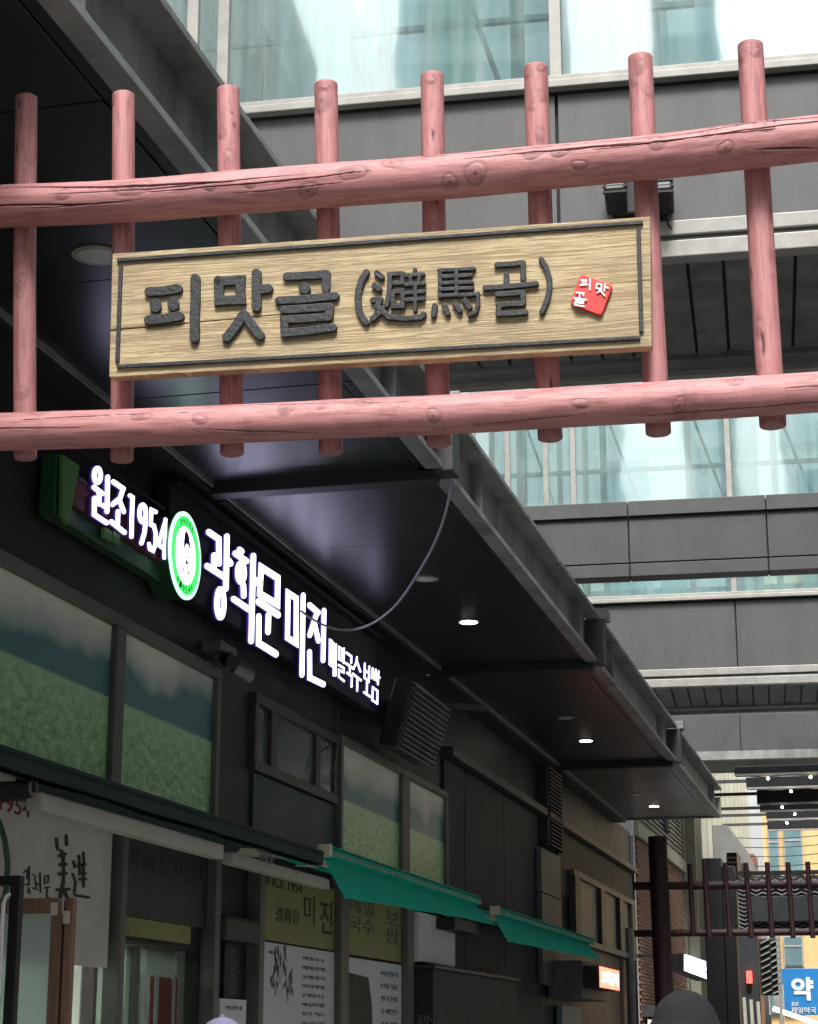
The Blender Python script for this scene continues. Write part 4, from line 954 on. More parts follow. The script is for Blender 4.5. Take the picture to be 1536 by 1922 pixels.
brush([[(408,520),(415,590)], [(478,495),(480,560)], [(440,600),(460,640)], [(425,640),(470,625)], [(455,640),(458,820)], [(430,705),(475,700)], [(425,770),(475,765)], [(410,885),(495,880)], [(455,830),(440,900),(430,960)], [(460,890),(490,955)]], 22)
brush([[(530,680),(540,720)], [(525,770),(545,830),(535,910)], [(570,640),(575,760)], [(600,615),(605,690)], [(560,710),(615,700)], [(600,700),(602,860)], [(570,770),(615,765)], [(570,810),(615,805)], [(540,925),(580,930),(640,940)]], 18)
r = WR(200, 384, 200, 1555, 1715); b = slab(r, .04, .03); t = thing('dark_sign_panel', 'dark brown hanging panel with faint black letters above the shop door', 'sign', (XW, r[0], r[2]))
part('panel', b, mat('brown_panel', (.03,.022,.02), .5), t)
part('lettering', text_mb('광화문미진', (r[1]-r[0])*.8, (r[3]-r[2])*.3, (XW+.041, r[0]+(r[1]-r[0])*.1, r[2]+(r[3]-r[2])*.55), UY, UZ, .002), M['ink'], t)
poster('narrow yellow strip sign above the dark door glass', 210, 345, 210, 1718, 1754, 'yellow', cat='sign', name='strip_sign')
poster('olive-yellow sign reading SINCE 1954 with Korean lettering, left of the mullion', 470, 617, 475, 1632, 1762, 'yellow',
       [('SINCE 1954', .05, .55, .80, .95, 'ink'), ('광화문', .22, .52, .3, .52, 'ink'), ('미', .58, .72, .35, .8, 'ink'), ('진', .8, .97, .25, .78, 'ink')], cat='sign', name='yellow_sign')
poster('olive-yellow sign with Korean noodle lettering, right of the mullion', 634, 744, 640, 1668, 1790, 'yellow',
       [('메밀', .1, .5, .66, .9, 'greyink'), ('국수', .1, .5, .36, .6, 'greyink'), ('보', .7, .95, .6, .85, 'greyink'), ('쌈', .7, .95, .28, .54, 'greyink')], cat='sign', name='yellow_sign')
menu = [('%s' % s_, .55, .85, .92-.06*i, .945-.06*i, 'greyink') for i, s_ in enumerate(['메밀국수','메밀전병','보쌈정식','비빔메밀','온메밀국수','메밀묵밥','만두','녹두전','감자전','막걸리','소주'])]
t, r = poster('pale grey menu sheet with ink drawings of plants and small text', 470, 617, 475, 1766, 2080, 'menu', menu+[('메뉴', .12,.22,.93,.95,'greyink')])
rp_ = random.Random(4)
for (u, v, s_) in ((.26,.86,1),(.2,.745,.7),(.36,.72,.8)):
    b = MB()
    o0 = Vector((XW+.0455, r[0]+(r[1]-r[0])*u, r[2]+(r[3]-r[2])*v))
    for k in range(14):
        c0_ = o0+UX*.0003*k+UY*rp_.uniform(-.13,.13)*s_+UZ*rp_.uniform(-.02,.16)*s_; an = rp_.uniform(.9, 2.2); d = Vector((0, math.cos(an), math.sin(an))); e_ = Vector((0, -math.sin(an), math.cos(an))); l_ = rp_.uniform(.025,.06)*s_
        b.prism([c0_-d*l_, c0_-e_*l_*.4, c0_+d*l_, c0_+e_*l_*.4], UX*.0012)
        if k < 4: b.prism([o0-UZ*.12*s_+UX*.0045, c0_+UY*.004, c0_-UY*.004], UX*.001)
    part('plant_drawing', b, M['greyink'], t, kind='stuff')
t, r = poster('pale grey menu sheet with a dark photograph at its left', 634, 744, 640, 1796, 2080, 'menu', [('%s' % s_, .62, .93, .9-.09*i, .94-.09*i, 'greyink') for i, s_ in enumerate(['미진정식','메밀','한국전통','수제만두','보쌈','비빔'])])
pts = [(0,.0),(.45,.0),(.47,.4),(.44,.7),(.38,.88),(.0,.9)]
b = MB(); b.prism([Vector((XW+.046, r[0]+.03+(r[1]-r[0])*u, r[2]+(r[3]-r[2])*v)) for u, v in pts], UX*.002); part('photo', b, M['ink'], t)
# tall mullions of the lower shopfront
for x0, x1, yt, lab in ((617,632,1625,'tall bronze mullion between the two yellow signs'),(745,757,1680,'tall bronze mullion right of the second menu sheet'),(461,470,1560,'slim bronze mullion left of the first yellow sign'),(193,203,1550,'slim mullion right of the grey banner'),(374,384,1600,'slim mullion right of the shop door')):
    r = WR(x0, x1, x0, yt, 2050); b = MB(); b.box((XW, r[0], .05),(XW+.1, r[1], r[3])); tag(part('mullion', b, M['frame'], bev=.006), lab, 'mullion', 'mullions of the lower shopfront')
t, r = poster('small white paper notice on the pillar at the bottom edge', 400, 450, 400, 1874, 1925, 'white', [('영업안내', .2,.8,.6,.75,'greyink')])
r = WR(389, 459, 389, 1715, 1765); b = slab(r, .12, .12); tag(part('card_reader', b, M['blackmetal'], bev=.03), 'black rounded box mounted on the dark pillar', 'box')
r = WR(424, 436, 424, 1775, 1870); t = thing('vertical_sign', 'dark vertical plaque with faint lettering on the pillar', 'sign', (XW, r[0], r[2]))
for k, ch in enumerate('맛있는집'):
    b = text_mb(ch, (r[1]-r[0]), (r[3]-r[2])*.2, (XW+.021, r[0], r[3]-(r[3]-r[2])*(.24*(k+1))), UY, UZ, .002); part('letter', b, M['frame'], t)
b = slab((r[0]-.08, r[1]+.08, r[2]-.05, r[3]+.05), .02, .015); part('plaque', b, M['clad'], t)
# white box sign right of the second mullion and dark cabinet
r = WR(760, 828, 762, 1712, 1805); b = slab(r, .14, .13); tag(part('white_box', b, M['white'], bev=.01), 'blank whitish box hanging below the middle teal awning', 'box')
r = WR(790, 838, 790, 1722, 1745); b = slab(r, .32, .17); tag(part('black_unit', b, M['blackmetal'], bev=.01), 'small black unit partly covering the whitish box', 'box')
r = WR(762, 930, 762, 1818, 2050); t = thing('dark_cabinet', 'dark grey cabinet reading SINCE 1954 at the bottom of the wall', 'cabinet', (XW, r[0], 0))
b = MB(); b.box((XW+.03, r[0], 0),(XW+.25, r[1], r[3])); part('body', b, M['clad2'], t, bev=.01)
p0 = onX(784, 1922, XW+.251); p1 = onX(887, 1908, XW+.251)
part('lettering', text_mb('SINCE 1954', p1.y-p0.y, .075, (XW+.251, p0.y, p0.z+.0), UY, UZ, .003), M['ink'], t)
b = MB(); b.box((XW+.028, r[0]-.02, r[3]+.001),(XW+.27, r[1]+.02, r[3]+.03)); part('lid', b, M['steeldk'], t)
p = onX(944, 1912, XW+.05); b = MB(); b.box((XW+.02, p.y-.12, p.z-.05),(XW+.07, p.y+.12, p.z+.04)); tag(part('meter_box', b, M['steel'], bev=.01), 'tiny grey switch box low on the wall right of the cabinet', 'box')
# red lit sign
p0 = onX(1126, 1812, -3.55); p1 = onX(1162, 1850, -3.55)
rs = thing('red_sign', 'small red-framed glowing sign at the far end of the teal awnings', 'sign', p0)
z0 = onX(1126, 1854, -3.55).z; z1 = p0.z; y0 = p0.y; y1 = onX(1163, 1840, -3.55).y
b = MB(); b.box((-3.75, y0, z0),(-3.56, y1, z1)); part('case', b, M['blackmetal'], rs)
b = MB(); b.box((-3.559, y0+.02, z0+.01),(-3.55, y1-.02, z1-.01)); part('face', b, M['ledred'], rs)
part('lettering', text_mb('꼬치구이', (y1-y0)*.84, (z1-z0)*.6, (-3.549, y0+(y1-y0)*.08, z0+(z1-z0)*.2), UY, UZ, .004, .02), M['led'], rs)
b = MB(); b.box((XW+.02, y0-.1, z0-.12),(-3.76, y1+.6, z1+.06)); part('bracket_panel', b, M['frame'], rs)
b = MB(); b.box((XW+.03, y0+.4, z0-1.7),(XW+.1, y1+.2, z0-.2)); tag(part('blue_banner', b, mat('pale_blue_banner', (.12,.22,.3), .5)), 'narrow pale blue banner below the red glowing sign', 'banner')

# door glazing at street level: panes with metal stiles, tall handles
dg = thing('shop_door', 'glazed shop doors with tall pale handles below the yellow strip sign', 'door', (XW, dY0, 0))
for x0, x1 in ((208,283),(287,372)):
    r = WR(x0, x1, 210, 1766, 2050); b = MB(); b.box((XW-.14, r[0], .06),(XW-.125, r[1], zop-.02)); part('pane', b, glass('door_glass%d' % x0, (.55,.66,.60), .06, .2, .05, False), dg)
for x0, x1 in ((203,209),(283,287),(370,376)):
    r = WR(x0, x1, 210, 1766, 2050); b = MB(); b.box((XW-.17, r[0], .02),(XW-.09, r[1], zop-.005)); part('stile', b, M['frame'], dg)
for x in (310, 341):
    p0 = onX(x, 1830, XW+.03); b = MB(); b.tube([(XW-.02, p0.y, .9),(XW-.02, p0.y, p0.z)], .014, 8); part('handle', b, M['trim'], dg)
r = WR(313, 360, 313, 1832, 2050); b = MB(); b.box((XW-.115, r[0], .5),(XW-.10, r[1], r[3])); part('red_sticker', b, mat('red_film', (.16,.04,.035), .5), dg)
r = WR(-190, 190, 0, 1835, 2060)
gw = thing('shop_window', 'clear shop window below the grey banner showing lamps inside', 'window', (XW, r[0], 0))
b = MB(); b.box((XW-.14, r[0], .3),(XW-.125, r[1], zop-.02)); part('pane', b, glass('shop_glass', (.85,.92,.89), .10, .12, .05, False), gw)
b = MB(); b.box((XW-.17, r[0], .02),(XW-.09, r[1], .3)); part('kick_panel', b, M['frame'], gw)
b = MB(); r2 = WR(120, 190, 120, 1775, 1800); b.box((XW-.05, r2[0], r2[2]),(XW+.03, r2[1]-.02, r2[3])); part('blue_band', b, mat('navy_band', (.03,.045,.07), .5), gw)

# brown timber door leaf standing open towards the alley and black post before it
YD = 8.6
def pD(x, y): return onY(x, y, YD)
dl = thing('open_door', 'open brown-framed glass door leaf at the lower left corner', 'door', pD(60, 1922))
a = pD(-160, 1690); c = pD(131, 1713)
b = MB(); b.box((a.x, YD, c.z),(pD(110,1700).x-.002, YD+.05, a.z)); part('top_rail', b, M['brownwood'], dl, bev=.004)
b = MB(); b.box((pD(92,1800).x, YD, .05),(pD(112,1800).x, YD+.05, c.z-.002)); part('stile', b, M['brownwood'], dl, bev=.004)
b = MB(); b.box((pD(116,1800).x, YD+.01, .05),(pD(131,1800).x, YD+.06, a.z)); part('stile', b, M['brownwood'], dl, bev=.004)
b = MB(); b.box((pD(112.5,1800).x, YD+.02, .05),(pD(115.5,1800).x, YD+.05, a.z-.01)); part('seal_strip', b, M['ink'], dl)
b = MB(); b.box((a.x, YD+.02, .1),(pD(92,1800).x, YD+.028, c.z-.003)); part('pane', b, glass('leaf_glass', (.8,.86,.84), .38, .4, .03, False), dl)  # raised milk paints the pane's bright look into the glass itself
for x, y in ((102,1706),(125,1722)):
    p = pD(x, y); b = MB(); b.box((p.x-.018, YD-.005, p.z-.03),(p.x+.018, YD+.003, p.z+.03)); part('pivot_plate', b, M['cream'], dl, bev=.004)
p = onY(28, 1662, YD-.5); b = MB(); b.box((p.x-.024, YD-.5, 0),(p.x+.024, YD-.45, p.z)); b.box((p.x-.6, YD-.5, p.z+.001),(p.x+.024, YD-.45, p.z-.0+.045))
tag(part('black_post', b, M['blackmetal'], bev=.003), 'slim black square post with a cross arm at the lower left corner', 'post')
b = MB(); b.tube([onY(x, y, YD-.6) for x, y in ((19,1678),(12,1682),(7,1696),(4,1740),(2,1800),(-2,1860),(-10,1925),(-22,2100))], .009, 8); tag(part('white_tube', b, mat('white_plastic', (.85,.85,.86), .4), smooth=True), 'thin white tube curving down beside the black post', 'hose')
b = MB(); b.tube([onY(x, y, YD-.3) for x, y in ((-14,1525),(0,1545),(10,1580),(15,1620),(13,1660),(8,1700))], .014, 8); tag(part('green_hoop', b, mat('green_hose', (.03,.09,.05), .5), smooth=True), 'dark green hoop at the left edge above the open door', 'hose')

# ================================================================== TIMBER GATES
def log(name, pts, rad, m, parent, seed=0, nL=300, nA=40, cracks=(), knots=(), lump=.02, front=None, rand_cr=0, taper=0.0):
    """a round timber: lathe-like mesh along pts with lumps, carved cracks and knots; attributes wear / uvw drive the paint"""
    rng = random.Random(seed); pts = [Vector(p) for p in pts]
    seg = [(pts[i+1]-pts[i]).length for i in range(len(pts)-1)]; T = sum(seg)
    # smooth path by Catmull-Rom
    def at(s):
        f = s*(len(pts)-1); i = min(int(f), len(pts)-2); t = f-i
        p0 = pts[max(i-1,0)]; p1 = pts[i]; p2 = pts[i+1]; p3 = pts[min(i+2, len(pts)-1)]
        return .5*((2*p1)+(p2-p0)*t+(2*p0-5*p1+4*p2-p3)*t*t+(3*p1-p0-3*p2+p3)*t**3)
    P = [at(i/nL) for i in range(nL+1)]
    ax = (P[-1]-P[0]).normalized(); fr_ = front or BN; up = fr_.cross(ax).normalized()
    if up.z < 0 and abs(ax.z) < .5: up = -up
    cr = list(cracks)
    for k in range(rand_cr):
        s0 = rng.uniform(0, .85); cr.append((s0, s0+rng.uniform(.05, .3), rng.uniform(-60, 110), rng.uniform(-25, 25), rng.uniform(1.2, 3.5), rng.uniform(.003, .008)))
    vs = []; wear = []; uvw = []
    if nA >= 100:                                   # finer around the side the alley sees
        q_ = int(nA*.78); A = np.radians(np.concatenate([np.linspace(-75, 125, q_, endpoint=False), np.linspace(125, 285, nA-q_, endpoint=False)]))
    else: A = np.arange(nA)*2*np.pi/nA
    off = rng.uniform(0, 100)
    for i, p in enumerate(P):
        s = i/nL
        for k in range(nA):
            an = A[k]; dg_ = math.degrees(an); dg_ = dg_-360 if dg_ > 180 else dg_
            r0 = rad*(1-taper*(s-.5))
            n1 = noise.noise((s*T*1.3+off, math.cos(an)*.9, math.sin(an)*.9)); n2 = noise.noise((s*T*7+off, math.cos(an)*3, math.sin(an)*3))
            r = r0*(1+lump*2*n1+lump*.35*n2); wv = 0
            for (s0, s1, a0, slope, wdeg, dep) in cr:
                if s0 < s < s1:
                    f = (s-s0)/(s1-s0); ac = a0+slope*f+7*noise.noise((s*T*2.2+a0, 3.3, 0))+2.5*noise.noise((s*T*9+a0, 1.3, 0)); e = math.sin(math.pi*f)**.5
                    d = (dg_-ac+180) % 360-180; wd = wdeg*e+.01
                    if abs(d) < wd: q = 1-abs(d)/wd; r -= dep*e*q; wv = max(wv, min(1, q*1.8))
                    elif -9 < d < 0: r += dep*.12*e*(1+d/9)
            for (ks, ka, kr) in knots:
                dx = (s-ks)*T; dy = math.radians((dg_-ka+180) % 360-180)*rad; d = math.hypot(dx*.75, dy)/kr
                if d < 1.6:
                    an_ = math.atan2(dy, dx); d *= 1+.16*math.sin(an_*2+ks*40)+.05*math.sin(an_*3+ka); r += .0022*max(0, 1-d)-.0012*math.exp(-((d-1)/.2)**2); wv = max(wv, .38*math.exp(-((d-1)/.2)**2), .3*math.exp(-((d-.55)/.14)**2), .8*math.exp(-(d/.28)**2)*(1 if kr > .017 else .5))
            dr = fr_*math.cos(an)+up*math.sin(an); vs.append(p+dr*r); wear.append(min(1, wv)); uvw.append((s*T+off, r0*math.cos(an)*1.0+off, r0*math.sin(an)))
    fs = [(i*nA+k, i*nA+(k+1) % nA, (i+1)*nA+(k+1) % nA, (i+1)*nA+k) for i in range(nL) for k in range(nA)]
    # rounded sawn ends
    for e, i in ((0, 0), (1, nL)):
        d = (P[1]-P[0]).normalized()*(-1) if e == 0 else (P[-1]-P[-2]).normalized(); base = i*nA; prev = base
        for (sc_, dz) in ((.97, .003), (.90, .005), (.4, .007)):
            b0 = len(vs)
            for k in range(nA):
                vs.append(P[i]+(vs[base+k]-P[i])*sc_+d*dz); wear.append(.15); uvw.append((off+vs[base+k].z*sc_, k*.01, sc_*3))
            for k in range(nA):
                q = (prev+k, prev+(k+1) % nA, b0+(k+1) % nA, b0+k); fs.append(q if e else q[::-1])
            prev = b0
        fs.append(tuple(prev+k for k in (range(nA) if e else range(nA-1, -1, -1))))
    c0 = sum(P, Vector())/len(P)
    me = bpy.data.meshes.new(name); me.from_pydata([tuple(v-c0) for v in vs], [], fs)
    a = me.attributes.new('wear', 'FLOAT', 'POINT'); a.data.foreach_set('value', wear)
    a = me.attributes.new('uvw', 'FLOAT_VECTOR', 'POINT'); a.data.foreach_set('vector', [x for u in uvw for x in u])
    bm = bmesh.new(); bm.from_mesh(me); bmesh.ops.recalc_face_normals(bm, faces=bm.faces); bm.to_mesh(me); bm.free()
    me.materials.append(m); me.polygons.foreach_set('use_smooth', [True]*len(me.polygons)); me.set_sharp_from_angle(angle=R(50))
    return link(name, me, parent, c0)

# near gate: plane of the posts
G0 = onY(1000, 560, 5.5); 
def pG(x, y, off=0.0): return hit(x, y, G0+BN*off, BN)     # off: distance toward the camera
gt = thing('timber_gate', 'faded red log gate frame across the alley carrying the wooden name board', 'gate', Vector((G0.x, G0.y, 0)))
posts = [(50,187,48,858,46),(232,182,229,862,47),(429,172,436,850,47),(612,162,621,848,47),(811,146,824,833,47),(1006,130,1033,822,48),(1202,111,1236,812,48),(1408,88,1451,798,50),(1625,66,1678,786,50),(-140,190,-145,868,46),(1840,50,1900,772,50)]
rk = random.Random(11)
for i, (xt, yt, xb, yb, wd) in enumerate(posts):
    a = pG(xt, yt-2); c = pG(xb, yb); rad = wd/2/F_PX*5.75
    kn = [(rk.uniform(.02,.98), rk.uniform(-60,60), rk.uniform(.012,.022)) for _ in range(5)]
    if i == 3: kn.append((.91, 10, .03))
    if i == 4: kn.append((.955, -5, .016))
    if i == 6: kn.append((.925, 5, .016))
    log('post', [c, (a+c)/2+BU*rk.uniform(-.004,.004), a], rad, M['paint'], gt, seed=20+i, nL=150, nA=32, knots=kn, lump=.022, rand_cr=3)
up_pts = [(-420,402),(-200,395),(0,387),(230,378),(450,361),(650,346),(850,331),(1050,312),(1250,292),(1420,272),(1560,258),(1800,232),(2050,205)]
UR = [pG(x, y, .10) for x, y in up_pts]
upc = [(.17,.335,40,-38,2.6,.012),(.17,.30,66,-20,2.2,.010),(.30,.46,40,40,2.2,.011),(.27,.44,-8,14,1.5,.007),(.37,.50,78,-38,3.2,.014),(.45,.62,52,28,2.4,.011),(.50,.78,22,-14,1.5,.006),(.58,.80,62,-24,2.4,.010),(.66,.86,30,32,2.0,.009),(.19,.27,-35,8,1.2,.006),(.72,.84,52,12,1.6,.006),(.33,.42,-30,10,1.1,.005)]
kn = [(.262,14,.034),(.425,6,.028),(.455,26,.022),(.345,-6,.014),(.215,0,.016),(.52,-22,.03),(.565,16,.022),(.585,10,.018),(.66,12,.024),(.705,26,.022),(.76,28,.03),(.50,-38,.02),(.60,-28,.016),(.72,-24,.02),(.315,-4,.014),(.39,-34,.022)]
log('rail', UR, .069, M['paint'], gt, seed=3, nL=800, nA=190, cracks=[(a_, b_, c_, d_, e_*1.6, f_*1.4) for a_, b_, c_, d_, e_, f_ in upc], knots=kn, lump=.035, rand_cr=8)
lo_pts = [(-420,822),(-200,818),(0,811),(250,803),(450,795),(650,786),(820,779),(1050,765),(1250,754),(1400,745),(1560,734),(1800,718),(2050,702)]
LR = [pG(x, y, .10) for x, y in lo_pts]
kn = [(.26,18,.018),(.305,-2,.016),(.372,22,.02),(.40,24,.012),(.435,36,.02),(.56,30,.016),(.625,38,.014),(.60,-10,.016),(.74,34,.02),(.68,-30,.02),(.50,-20,.018)]
log('rail', LR, .0605, M['paint'], gt, seed=5, nL=600, nA=120, knots=kn, lump=.018, rand_cr=14, cracks=[(.18,.25,20,8,1.5,.006),(.24,.3,30,-6,1.2,.004)])
for x in (-380, 1990):
    a = pG(x, 380, .0); log('end_post', [Vector((a.x,a.y,0)), Vector((a.x,a.y,2.4)), Vector((a.x,a.y,4.7))], .13, M['paint'], gt, seed=int(x+999), nL=120, nA=32, rand_cr=6)
# bolts: small dark screw heads on the lower ends
# name board
BO = .135                                            # distance of the board face in front of the post plane
nb_ = thing('name_board', 'long weathered timber name board with black raised Korean and Chinese letters and red seal', 'sign', pG(712, 700, BO))
TL, TR, BR_, BL = pG(211,476,BO), pG(1221,406,BO), pG(1224,650,BO), pG(205,708,BO)
def lerp2(u, v): return (TL*(1-u)+TR*u)*(1-v)+(BL*(1-u)+BR_*u)*v
# three planks, hairline joint as in the photograph
cuts = [(0,.622,.535), (0,0,0)]
b = MB()
nu = 60
top = [lerp2(i/nu, 0)+UZ*(.0012*noise.noise((i*.7,0,1))) for i in range(nu+1)]; bot = [lerp2(i/nu, 1)+UZ*(.0018*noise.noise((i*.6,5,1))) for i in range(nu+1)]
def crack_v(f): return .625-.13*f
# upper and lower plank meeting at the joint
for nm, seg_ in (('upper', 0), ('lower', 1)):
    b = MB(); poly = []
    jt = [lerp2(i/nu, crack_v(i/nu)+.004*noise.noise((i*.4, 9, 2))) for i in range(nu+1)]
    gap = .0022
    jt = [p+UZ*((gap if seg_ == 0 else -gap)*max(0.05, 1-i/nu*2.2)) for i, p in enumerate(jt)]
    poly = (top + jt[::-1]) if seg_ == 0 else (jt + bot[::-1])
    b.prism(poly, -BN*.045); part('plank', b, M['board'], nb_, bev=.003)
b = MB(); b.prism([lerp2(.003,.02), lerp2(.997,.02), lerp2(.997,.98), lerp2(.003,.98)], -BN*.02); b.v = [tuple(Vector(v)-BN*.02) for v in b.v]; part('backing', b, M['ink'], nb_)
def bstrip(u0, v0, u1, v1, wd_):
    a_, c_ = lerp2(u0, v0), lerp2(u1, v1); d = (c_-a_).normalized(); s_ = d.cross(BN).normalized()
    n_ = 24; pa_ = []; pb_ = []
    for i in range(n_+1):
        f = i/n_; w_ = wd_*(1+.14*noise.noise((i*.9, u0*7+v0*3, 4))); p_ = a_.lerp(c_, f); pa_.append(p_+s_*w_/2); pb_.append(p_-s_*w_/2)
    b = MB(); b.prism(pa_+pb_[::-1], BN*.010); part('border', b, M['letter'], nb_, bev=.002)
bstrip(.011,.065,.987,.05,.0125); bstrip(.016,.925,.98,.935,.0125); bstrip(.0185,.11,.0165,.885,.0125); bstrip(.979,.095,.982,.895,.0125)
def q3(x, y): return pG(180+x*560/1536, 380+y*560/1536, BO)
def q4(x, y): return pG(640+x*620/1536, 380+y*620/1536, BO)
def wob(pts, seed):                                  # hand-cut edges: subdivide and jitter
    out = []; rg = random.Random(seed)
    for i in range(len(pts)-1):
        a_, c_ = pts[i], pts[i+1]; n_ = max(1, int(math.hypot(c_[0]-a_[0], c_[1]-a_[1])/45))
        for k in range(n_):
            f = k/n_; j = 2.0 if (k or i) else 0
            out.append((a_[0]+(c_[0]-a_[0])*f+rg.uniform(-j,j), a_[1]+(c_[1]-a_[1])*f+rg.uniform(-j,j)))
    out.append(pts[-1]); return out
def carved(strs, wd, proj, m='letter', depth=.014):
    b = MB(); wd *= 1.13
    for i, s_ in enumerate(strs):
        if s_[0] == 'o': stroke(b, s_[1], wd, proj, BN, depth, True, i*.0004)
        else: stroke(b, wob(s_, i*7+len(s_)), wd, proj, BN, depth, False, i*.0004)
    return part('letter', b, M[m], nb_, bev=.0025 if m == 'letter' else 0)
def dot(x, y, r): return [(x-r*.3, y), (x+r*.3, y)]
carved([[(280,466),(352,462),(428,450)], [(278,612),(350,608),(436,592)], [(518,398),(518,500),(514,600),(513,706)]], 44, q3)
carved([[(312,530),(313,545)]], 52, q3); carved([[(404,522),(405,537)]], 52, q3)
carved([[(637,412),(748,404),(750,508),(640,514),(637,408)]], 44, q3)
carved([[(832,372),(832,460),(832,545)], [(868,453),(892,450)], [(766,582),(728,640),(680,702)], [(778,592),(815,642),(850,692)]], 44, q3)
carved([[(988,388),(1080,385),(1192,374)], [(1190,376),(1189,452)], [(948,512),(1050,508),(1150,498),(1238,489)], [(972,560),(1080,553),(1210,545)], [(1209,550),(1205,596)], [(1200,598),(1090,606),(974,612)], [(976,612),(978,682)], [(984,680),(1100,670),(1226,652)]], 38, q3)
carved([[(1076,446),(1082,452)]], 50, q3)
carved([[(1397,366),(1372,405),(1358,455),(1354,510),(1362,565),(1378,600),(1396,624)]], 30, q3)
carved([[(172,335),(192,352)]], 26, q4); carved([[(160,392),(182,408)]], 26, q4)
carved([[(152,460),(188,456)], [(186,458),(172,492),(192,508)], [(150,548),(178,520),(196,500)], [(190,505),(225,538),(300,545),(372,543),(388,526)]], 24, q4)
carved([[(228,340),(292,336)], [(288,338),(288,382)], [(240,384),(290,380)], [(232,340),(230,420),(216,486)], [(244,424),(290,420),(290,488),(244,492),(244,424)]], 20, q4)
carved([[(347,318),(347,345)], [(308,346),(386,340)], [(326,356),(330,384)], [(368,354),(364,380)], [(304,390),(390,384)], [(304,428),(390,422)], [(348,388),(349,508)], [(304,462),(388,456)]], 17, q4)
carved([[(466,322),(464,446)], [(460,322),(622,314)], [(468,352),(606,345)], [(468,384),(612,378)], [(462,442),(638,434),(640,480),(628,516),(602,530)], [(540,324),(540,436)], [(466,413),(614,407)]], 17, q4)
carved([[(440,486),(434,530)], [(484,484),(500,520)], [(534,474),(556,508)], [(580,462),(602,492)]], 24, q4)
carved([[(728,296),(800,292),(850,287)], [(849,290),(850,364)], [(772,344),(772,396)], [(674,404),(790,396),(910,384)], [(730,434),(850,426)], [(850,430),(850,474)], [(848,478),(734,484)], [(738,486),(737,528)], [(734,526),(862,518)]], 23, q4)
carved([[(934,270),(958,312),(972,360),(974,405),(964,455),(950,490),(936,516)]], 22, q4)
# red seal
sq = [(1118,338),(1268,392),(1214,535),(1066,480)]; poly = []
for i in range(4):
    a_, b_, c_ = sq[i-1], sq[i], sq[(i+1) % 4]
    for f in (.0, .5, 1.0):
        p_ = (b_[0]+(a_[0]-b_[0])*.1*(1-f)+(c_[0]-b_[0])*.1*f, b_[1]+(a_[1]-b_[1])*.1*(1-f)+(c_[1]-b_[1])*.1*f)
        if f == .5: p_ = (b_[0]+(a_[0]+c_[0]-2*b_[0])*.03, b_[1]+(a_[1]+c_[1]-2*b_[1])*.03)
        poly.append(q4(*p_))
b = MB(); b.prism(poly, BN*.014); seal = part('seal', b, M['red'], nb_, bev=.003)
b = MB()
for i, (s_, cl) in enumerate([([(1120,370),(1146,372)],0), ([(1128,372),(1127,392)],0), ([(1140,372),(1139,392)],0), ([(1116,394),(1148,392)],0), ([(1162,366),(1160,416)],0),
    ([(1194,386),(1216,392),(1212,414),(1190,408)],1), ([(1232,390),(1228,420)],0), ([(1232,404),(1246,408)],0), ([(1212,418),(1196,430)],0), ([(1210,420),(1230,444)],0),
    ([(1098,430),(1132,432),(1130,444)],0), ([(1114,440),(1113,452)],0), ([(1086,455),(1146,464)],0), ([(1094,466),(1132,470),(1130,480),(1094,476),(1092,488),(1134,494)],0)]):
    stroke(b, s_, 7.5, q4, BN, .003, bool(cl), .0142+i*.0003)
part('seal_letter', b, M['sealwhite'], seal)

# far gate at the other end
YF = 28.0
def pF_(x, y, off=0.0): return onY(x, y, YF-off)
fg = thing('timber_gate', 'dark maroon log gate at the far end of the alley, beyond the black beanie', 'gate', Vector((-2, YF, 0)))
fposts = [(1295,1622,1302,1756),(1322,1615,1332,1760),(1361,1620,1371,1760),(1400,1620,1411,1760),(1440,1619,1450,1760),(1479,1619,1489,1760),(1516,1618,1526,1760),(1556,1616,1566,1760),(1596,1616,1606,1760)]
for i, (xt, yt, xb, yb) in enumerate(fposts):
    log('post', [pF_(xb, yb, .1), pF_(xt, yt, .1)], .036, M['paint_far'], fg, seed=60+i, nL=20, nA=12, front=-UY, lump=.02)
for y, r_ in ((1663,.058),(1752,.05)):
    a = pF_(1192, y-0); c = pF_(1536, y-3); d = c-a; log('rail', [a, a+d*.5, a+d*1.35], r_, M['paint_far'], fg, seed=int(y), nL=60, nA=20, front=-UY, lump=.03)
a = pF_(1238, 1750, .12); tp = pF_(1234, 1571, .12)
log('end_post', [Vector((pF_(1256,1980,.12).x, a.y, 0)), Vector((pF_(1244,1800,.12).x, a.y, pF_(1244,1800,.12).z)), tp], .135, M['paint_far'], fg, seed=71, nL=60, nA=28, front=-UY, lump=.02, rand_cr=5)

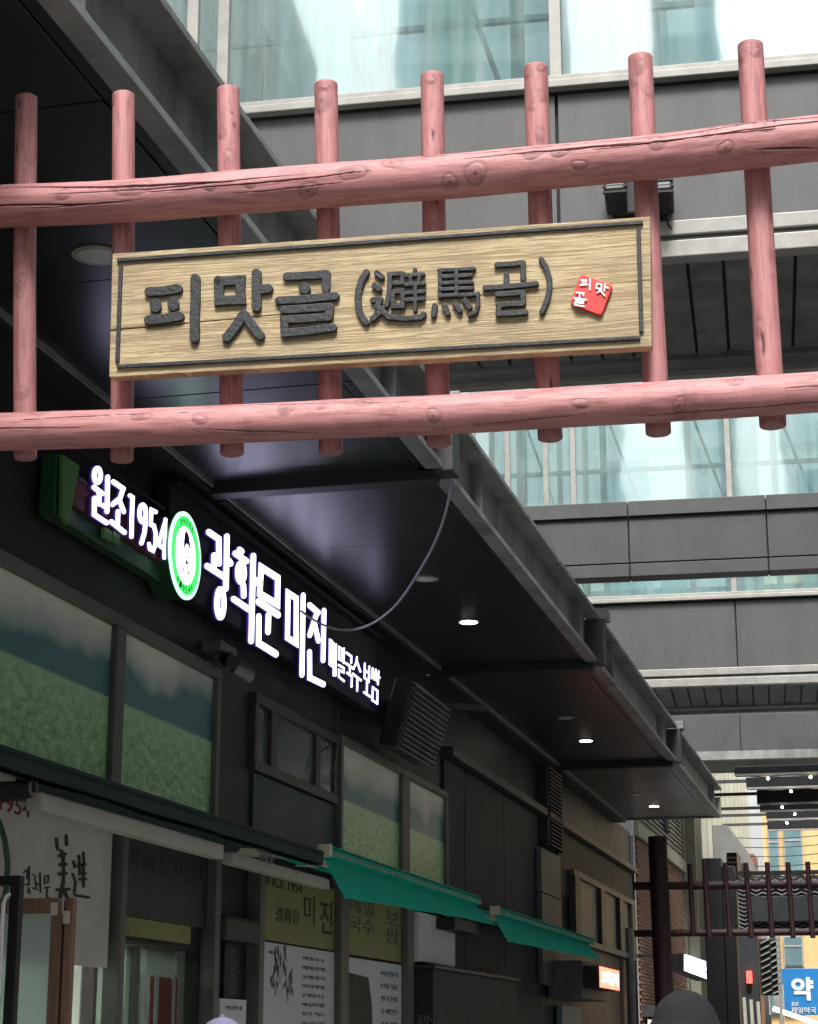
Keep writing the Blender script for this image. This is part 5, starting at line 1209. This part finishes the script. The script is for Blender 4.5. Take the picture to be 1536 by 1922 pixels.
# ================================================================== PEOPLE
def person(label, px, ytop, Y, head_r, hatm, jm, hat):
    top = onY(px, ytop, Y); H = top.z; x = top.x; sc_ = H/1.78
    t = thing('person', label, 'person', (x, Y, 0))
    J = {'pel':(0,0,.95),'ches':(0,.02,1.25),'neck':(0,.01,1.47),'head':(0,-.01,1.56),'headt':(0,.0,1.66),
         'ls':(-.17,.01,1.40),'le':(-.24,.04,1.12),'lw':(-.25,-.02,.88),'lh':(-.25,-.04,.80),'rs':(.17,.01,1.40),'re':(.24,.04,1.12),'rw':(.25,-.02,.88),'rh':(.25,-.04,.80),
         'lhip':(-.09,0,.9),'lk':(-.1,-.01,.5),'la':(-.1,.02,.1),'lt':(-.1,-.0+.16,.04),'rhip':(.09,0,.9),'rk':(.1,-.03,.5),'ra':(.1,-.06,.1),'rt':(.1,.08,.04)}
    RD = {'pel':.15,'ches':.16,'neck':.06,'head':.075,'headt':.09,'ls':.07,'le':.05,'lw':.035,'lh':.035,'rs':.07,'re':.05,'rw':.035,'rh':.035,'lhip':.1,'lk':.065,'la':.045,'lt':.035,'rhip':.1,'rk':.065,'ra':.045,'rt':.035}
    names = list(J); E = [('pel','ches'),('ches','neck'),('neck','head'),('head','headt'),('ches','ls'),('ls','le'),('le','lw'),('lw','lh'),('ches','rs'),('rs','re'),('re','rw'),('rw','rh'),
         ('pel','lhip'),('lhip','lk'),('lk','la'),('la','lt'),('pel','rhip'),('rhip','rk'),('rk','ra'),('ra','rt')]
    me = bpy.data.meshes.new('body'); me.from_pydata([Vector(J[n])*sc_ for n in names], [(names.index(a), names.index(b)) for a, b in E], [])
    o = link('body', me, t, (x, Y, 0)); sk = o.modifiers.new('skin', 'SKIN'); sub = o.modifiers.new('sub', 'SUBSURF'); sub.levels = 1; sub.render_levels = 2
    for i, n in enumerate(names): v = me.skin_vertices[0].data[i]; v.radius = (RD[n]*sc_, RD[n]*sc_*.8); v.use_root = (n == 'pel')
    me.materials.append(jm)
    hz_ = H-head_r*1.15
    b = MB(); b.sphere((x, Y, hz_-head_r*.1), head_r*.93, 24, 18, (.88,1.0,1.2)); part('head', b, M['skin'], t, smooth=True)
    for s_ in (-1, 1):
        b = MB(); b.sphere((x+s_*head_r*.84, Y, hz_-head_r*.35), .03, 10, 8, (.4,.7,1.1)); part('ear', b, M['skin'], t, smooth=True)
    b = MB(); nU, nV = 40, 20; vs = []; cz = hz_-head_r*.05
    for j in range(nV+1):
        th = math.pi*.56*j/nV
        for k in range(nU):
            ph = 2*math.pi*k/nU; nn_ = 1+.025*noise.noise((math.cos(ph)*2, math.sin(ph)*2, th*3))+(.012*math.sin(ph*34) if hat == 'beanie' else 0)
            roll = (1.06 if (hat == 'beanie' and j > nV*.78) else 1)
            vs.append((x+head_r*1.03*math.sin(th)*math.cos(ph)*nn_*roll, Y+head_r*1.12*math.sin(th)*math.sin(ph)*nn_*roll, cz+head_r*1.2*math.cos(th)))
    fs = [(j*nU+k, (j+1)*nU+k, (j+1)*nU+(k+1) % nU, j*nU+(k+1) % nU) for j in range(nV) for k in range(nU)]
    b.add(vs, fs); part('hair' if hat == 'hair' else 'hat', b, hatm, t, smooth=True)
    if hat == 'beanie':
        b = MB(); b.obox((x+.03, Y-head_r*1.2, cz-.02), UX*.012, UY*.002, UZ*.012); part('hat_label', b, M['white'], t)
    if hat == 'cap':
        b = MB(); b.sphere((x, Y, cz+head_r*1.2), .01, 8, 6); part('cap_button', b, hatm, t)
        b = MB(); b.obox((x, Y+head_r*1.5, cz-.01), UX*.08, UY*.06, UZ*.004); part('cap_peak', b, hatm, t, bev=.003)
    return t
person('person seen from behind in a black knit beanie at the bottom right', 1284, 1858, 6.6, .112, M['knit'], M['jacket'], 'beanie')
person('person with dark hair inside the doorway at the bottom left', 242, 1886, 11.2, .095, M['hair'], M['jacket'], 'hair')
person('person in a lilac cap, only its top showing at the bottom edge', 418, 1909, 7.6, .10, M['lilac'], M['white'], 'cap')
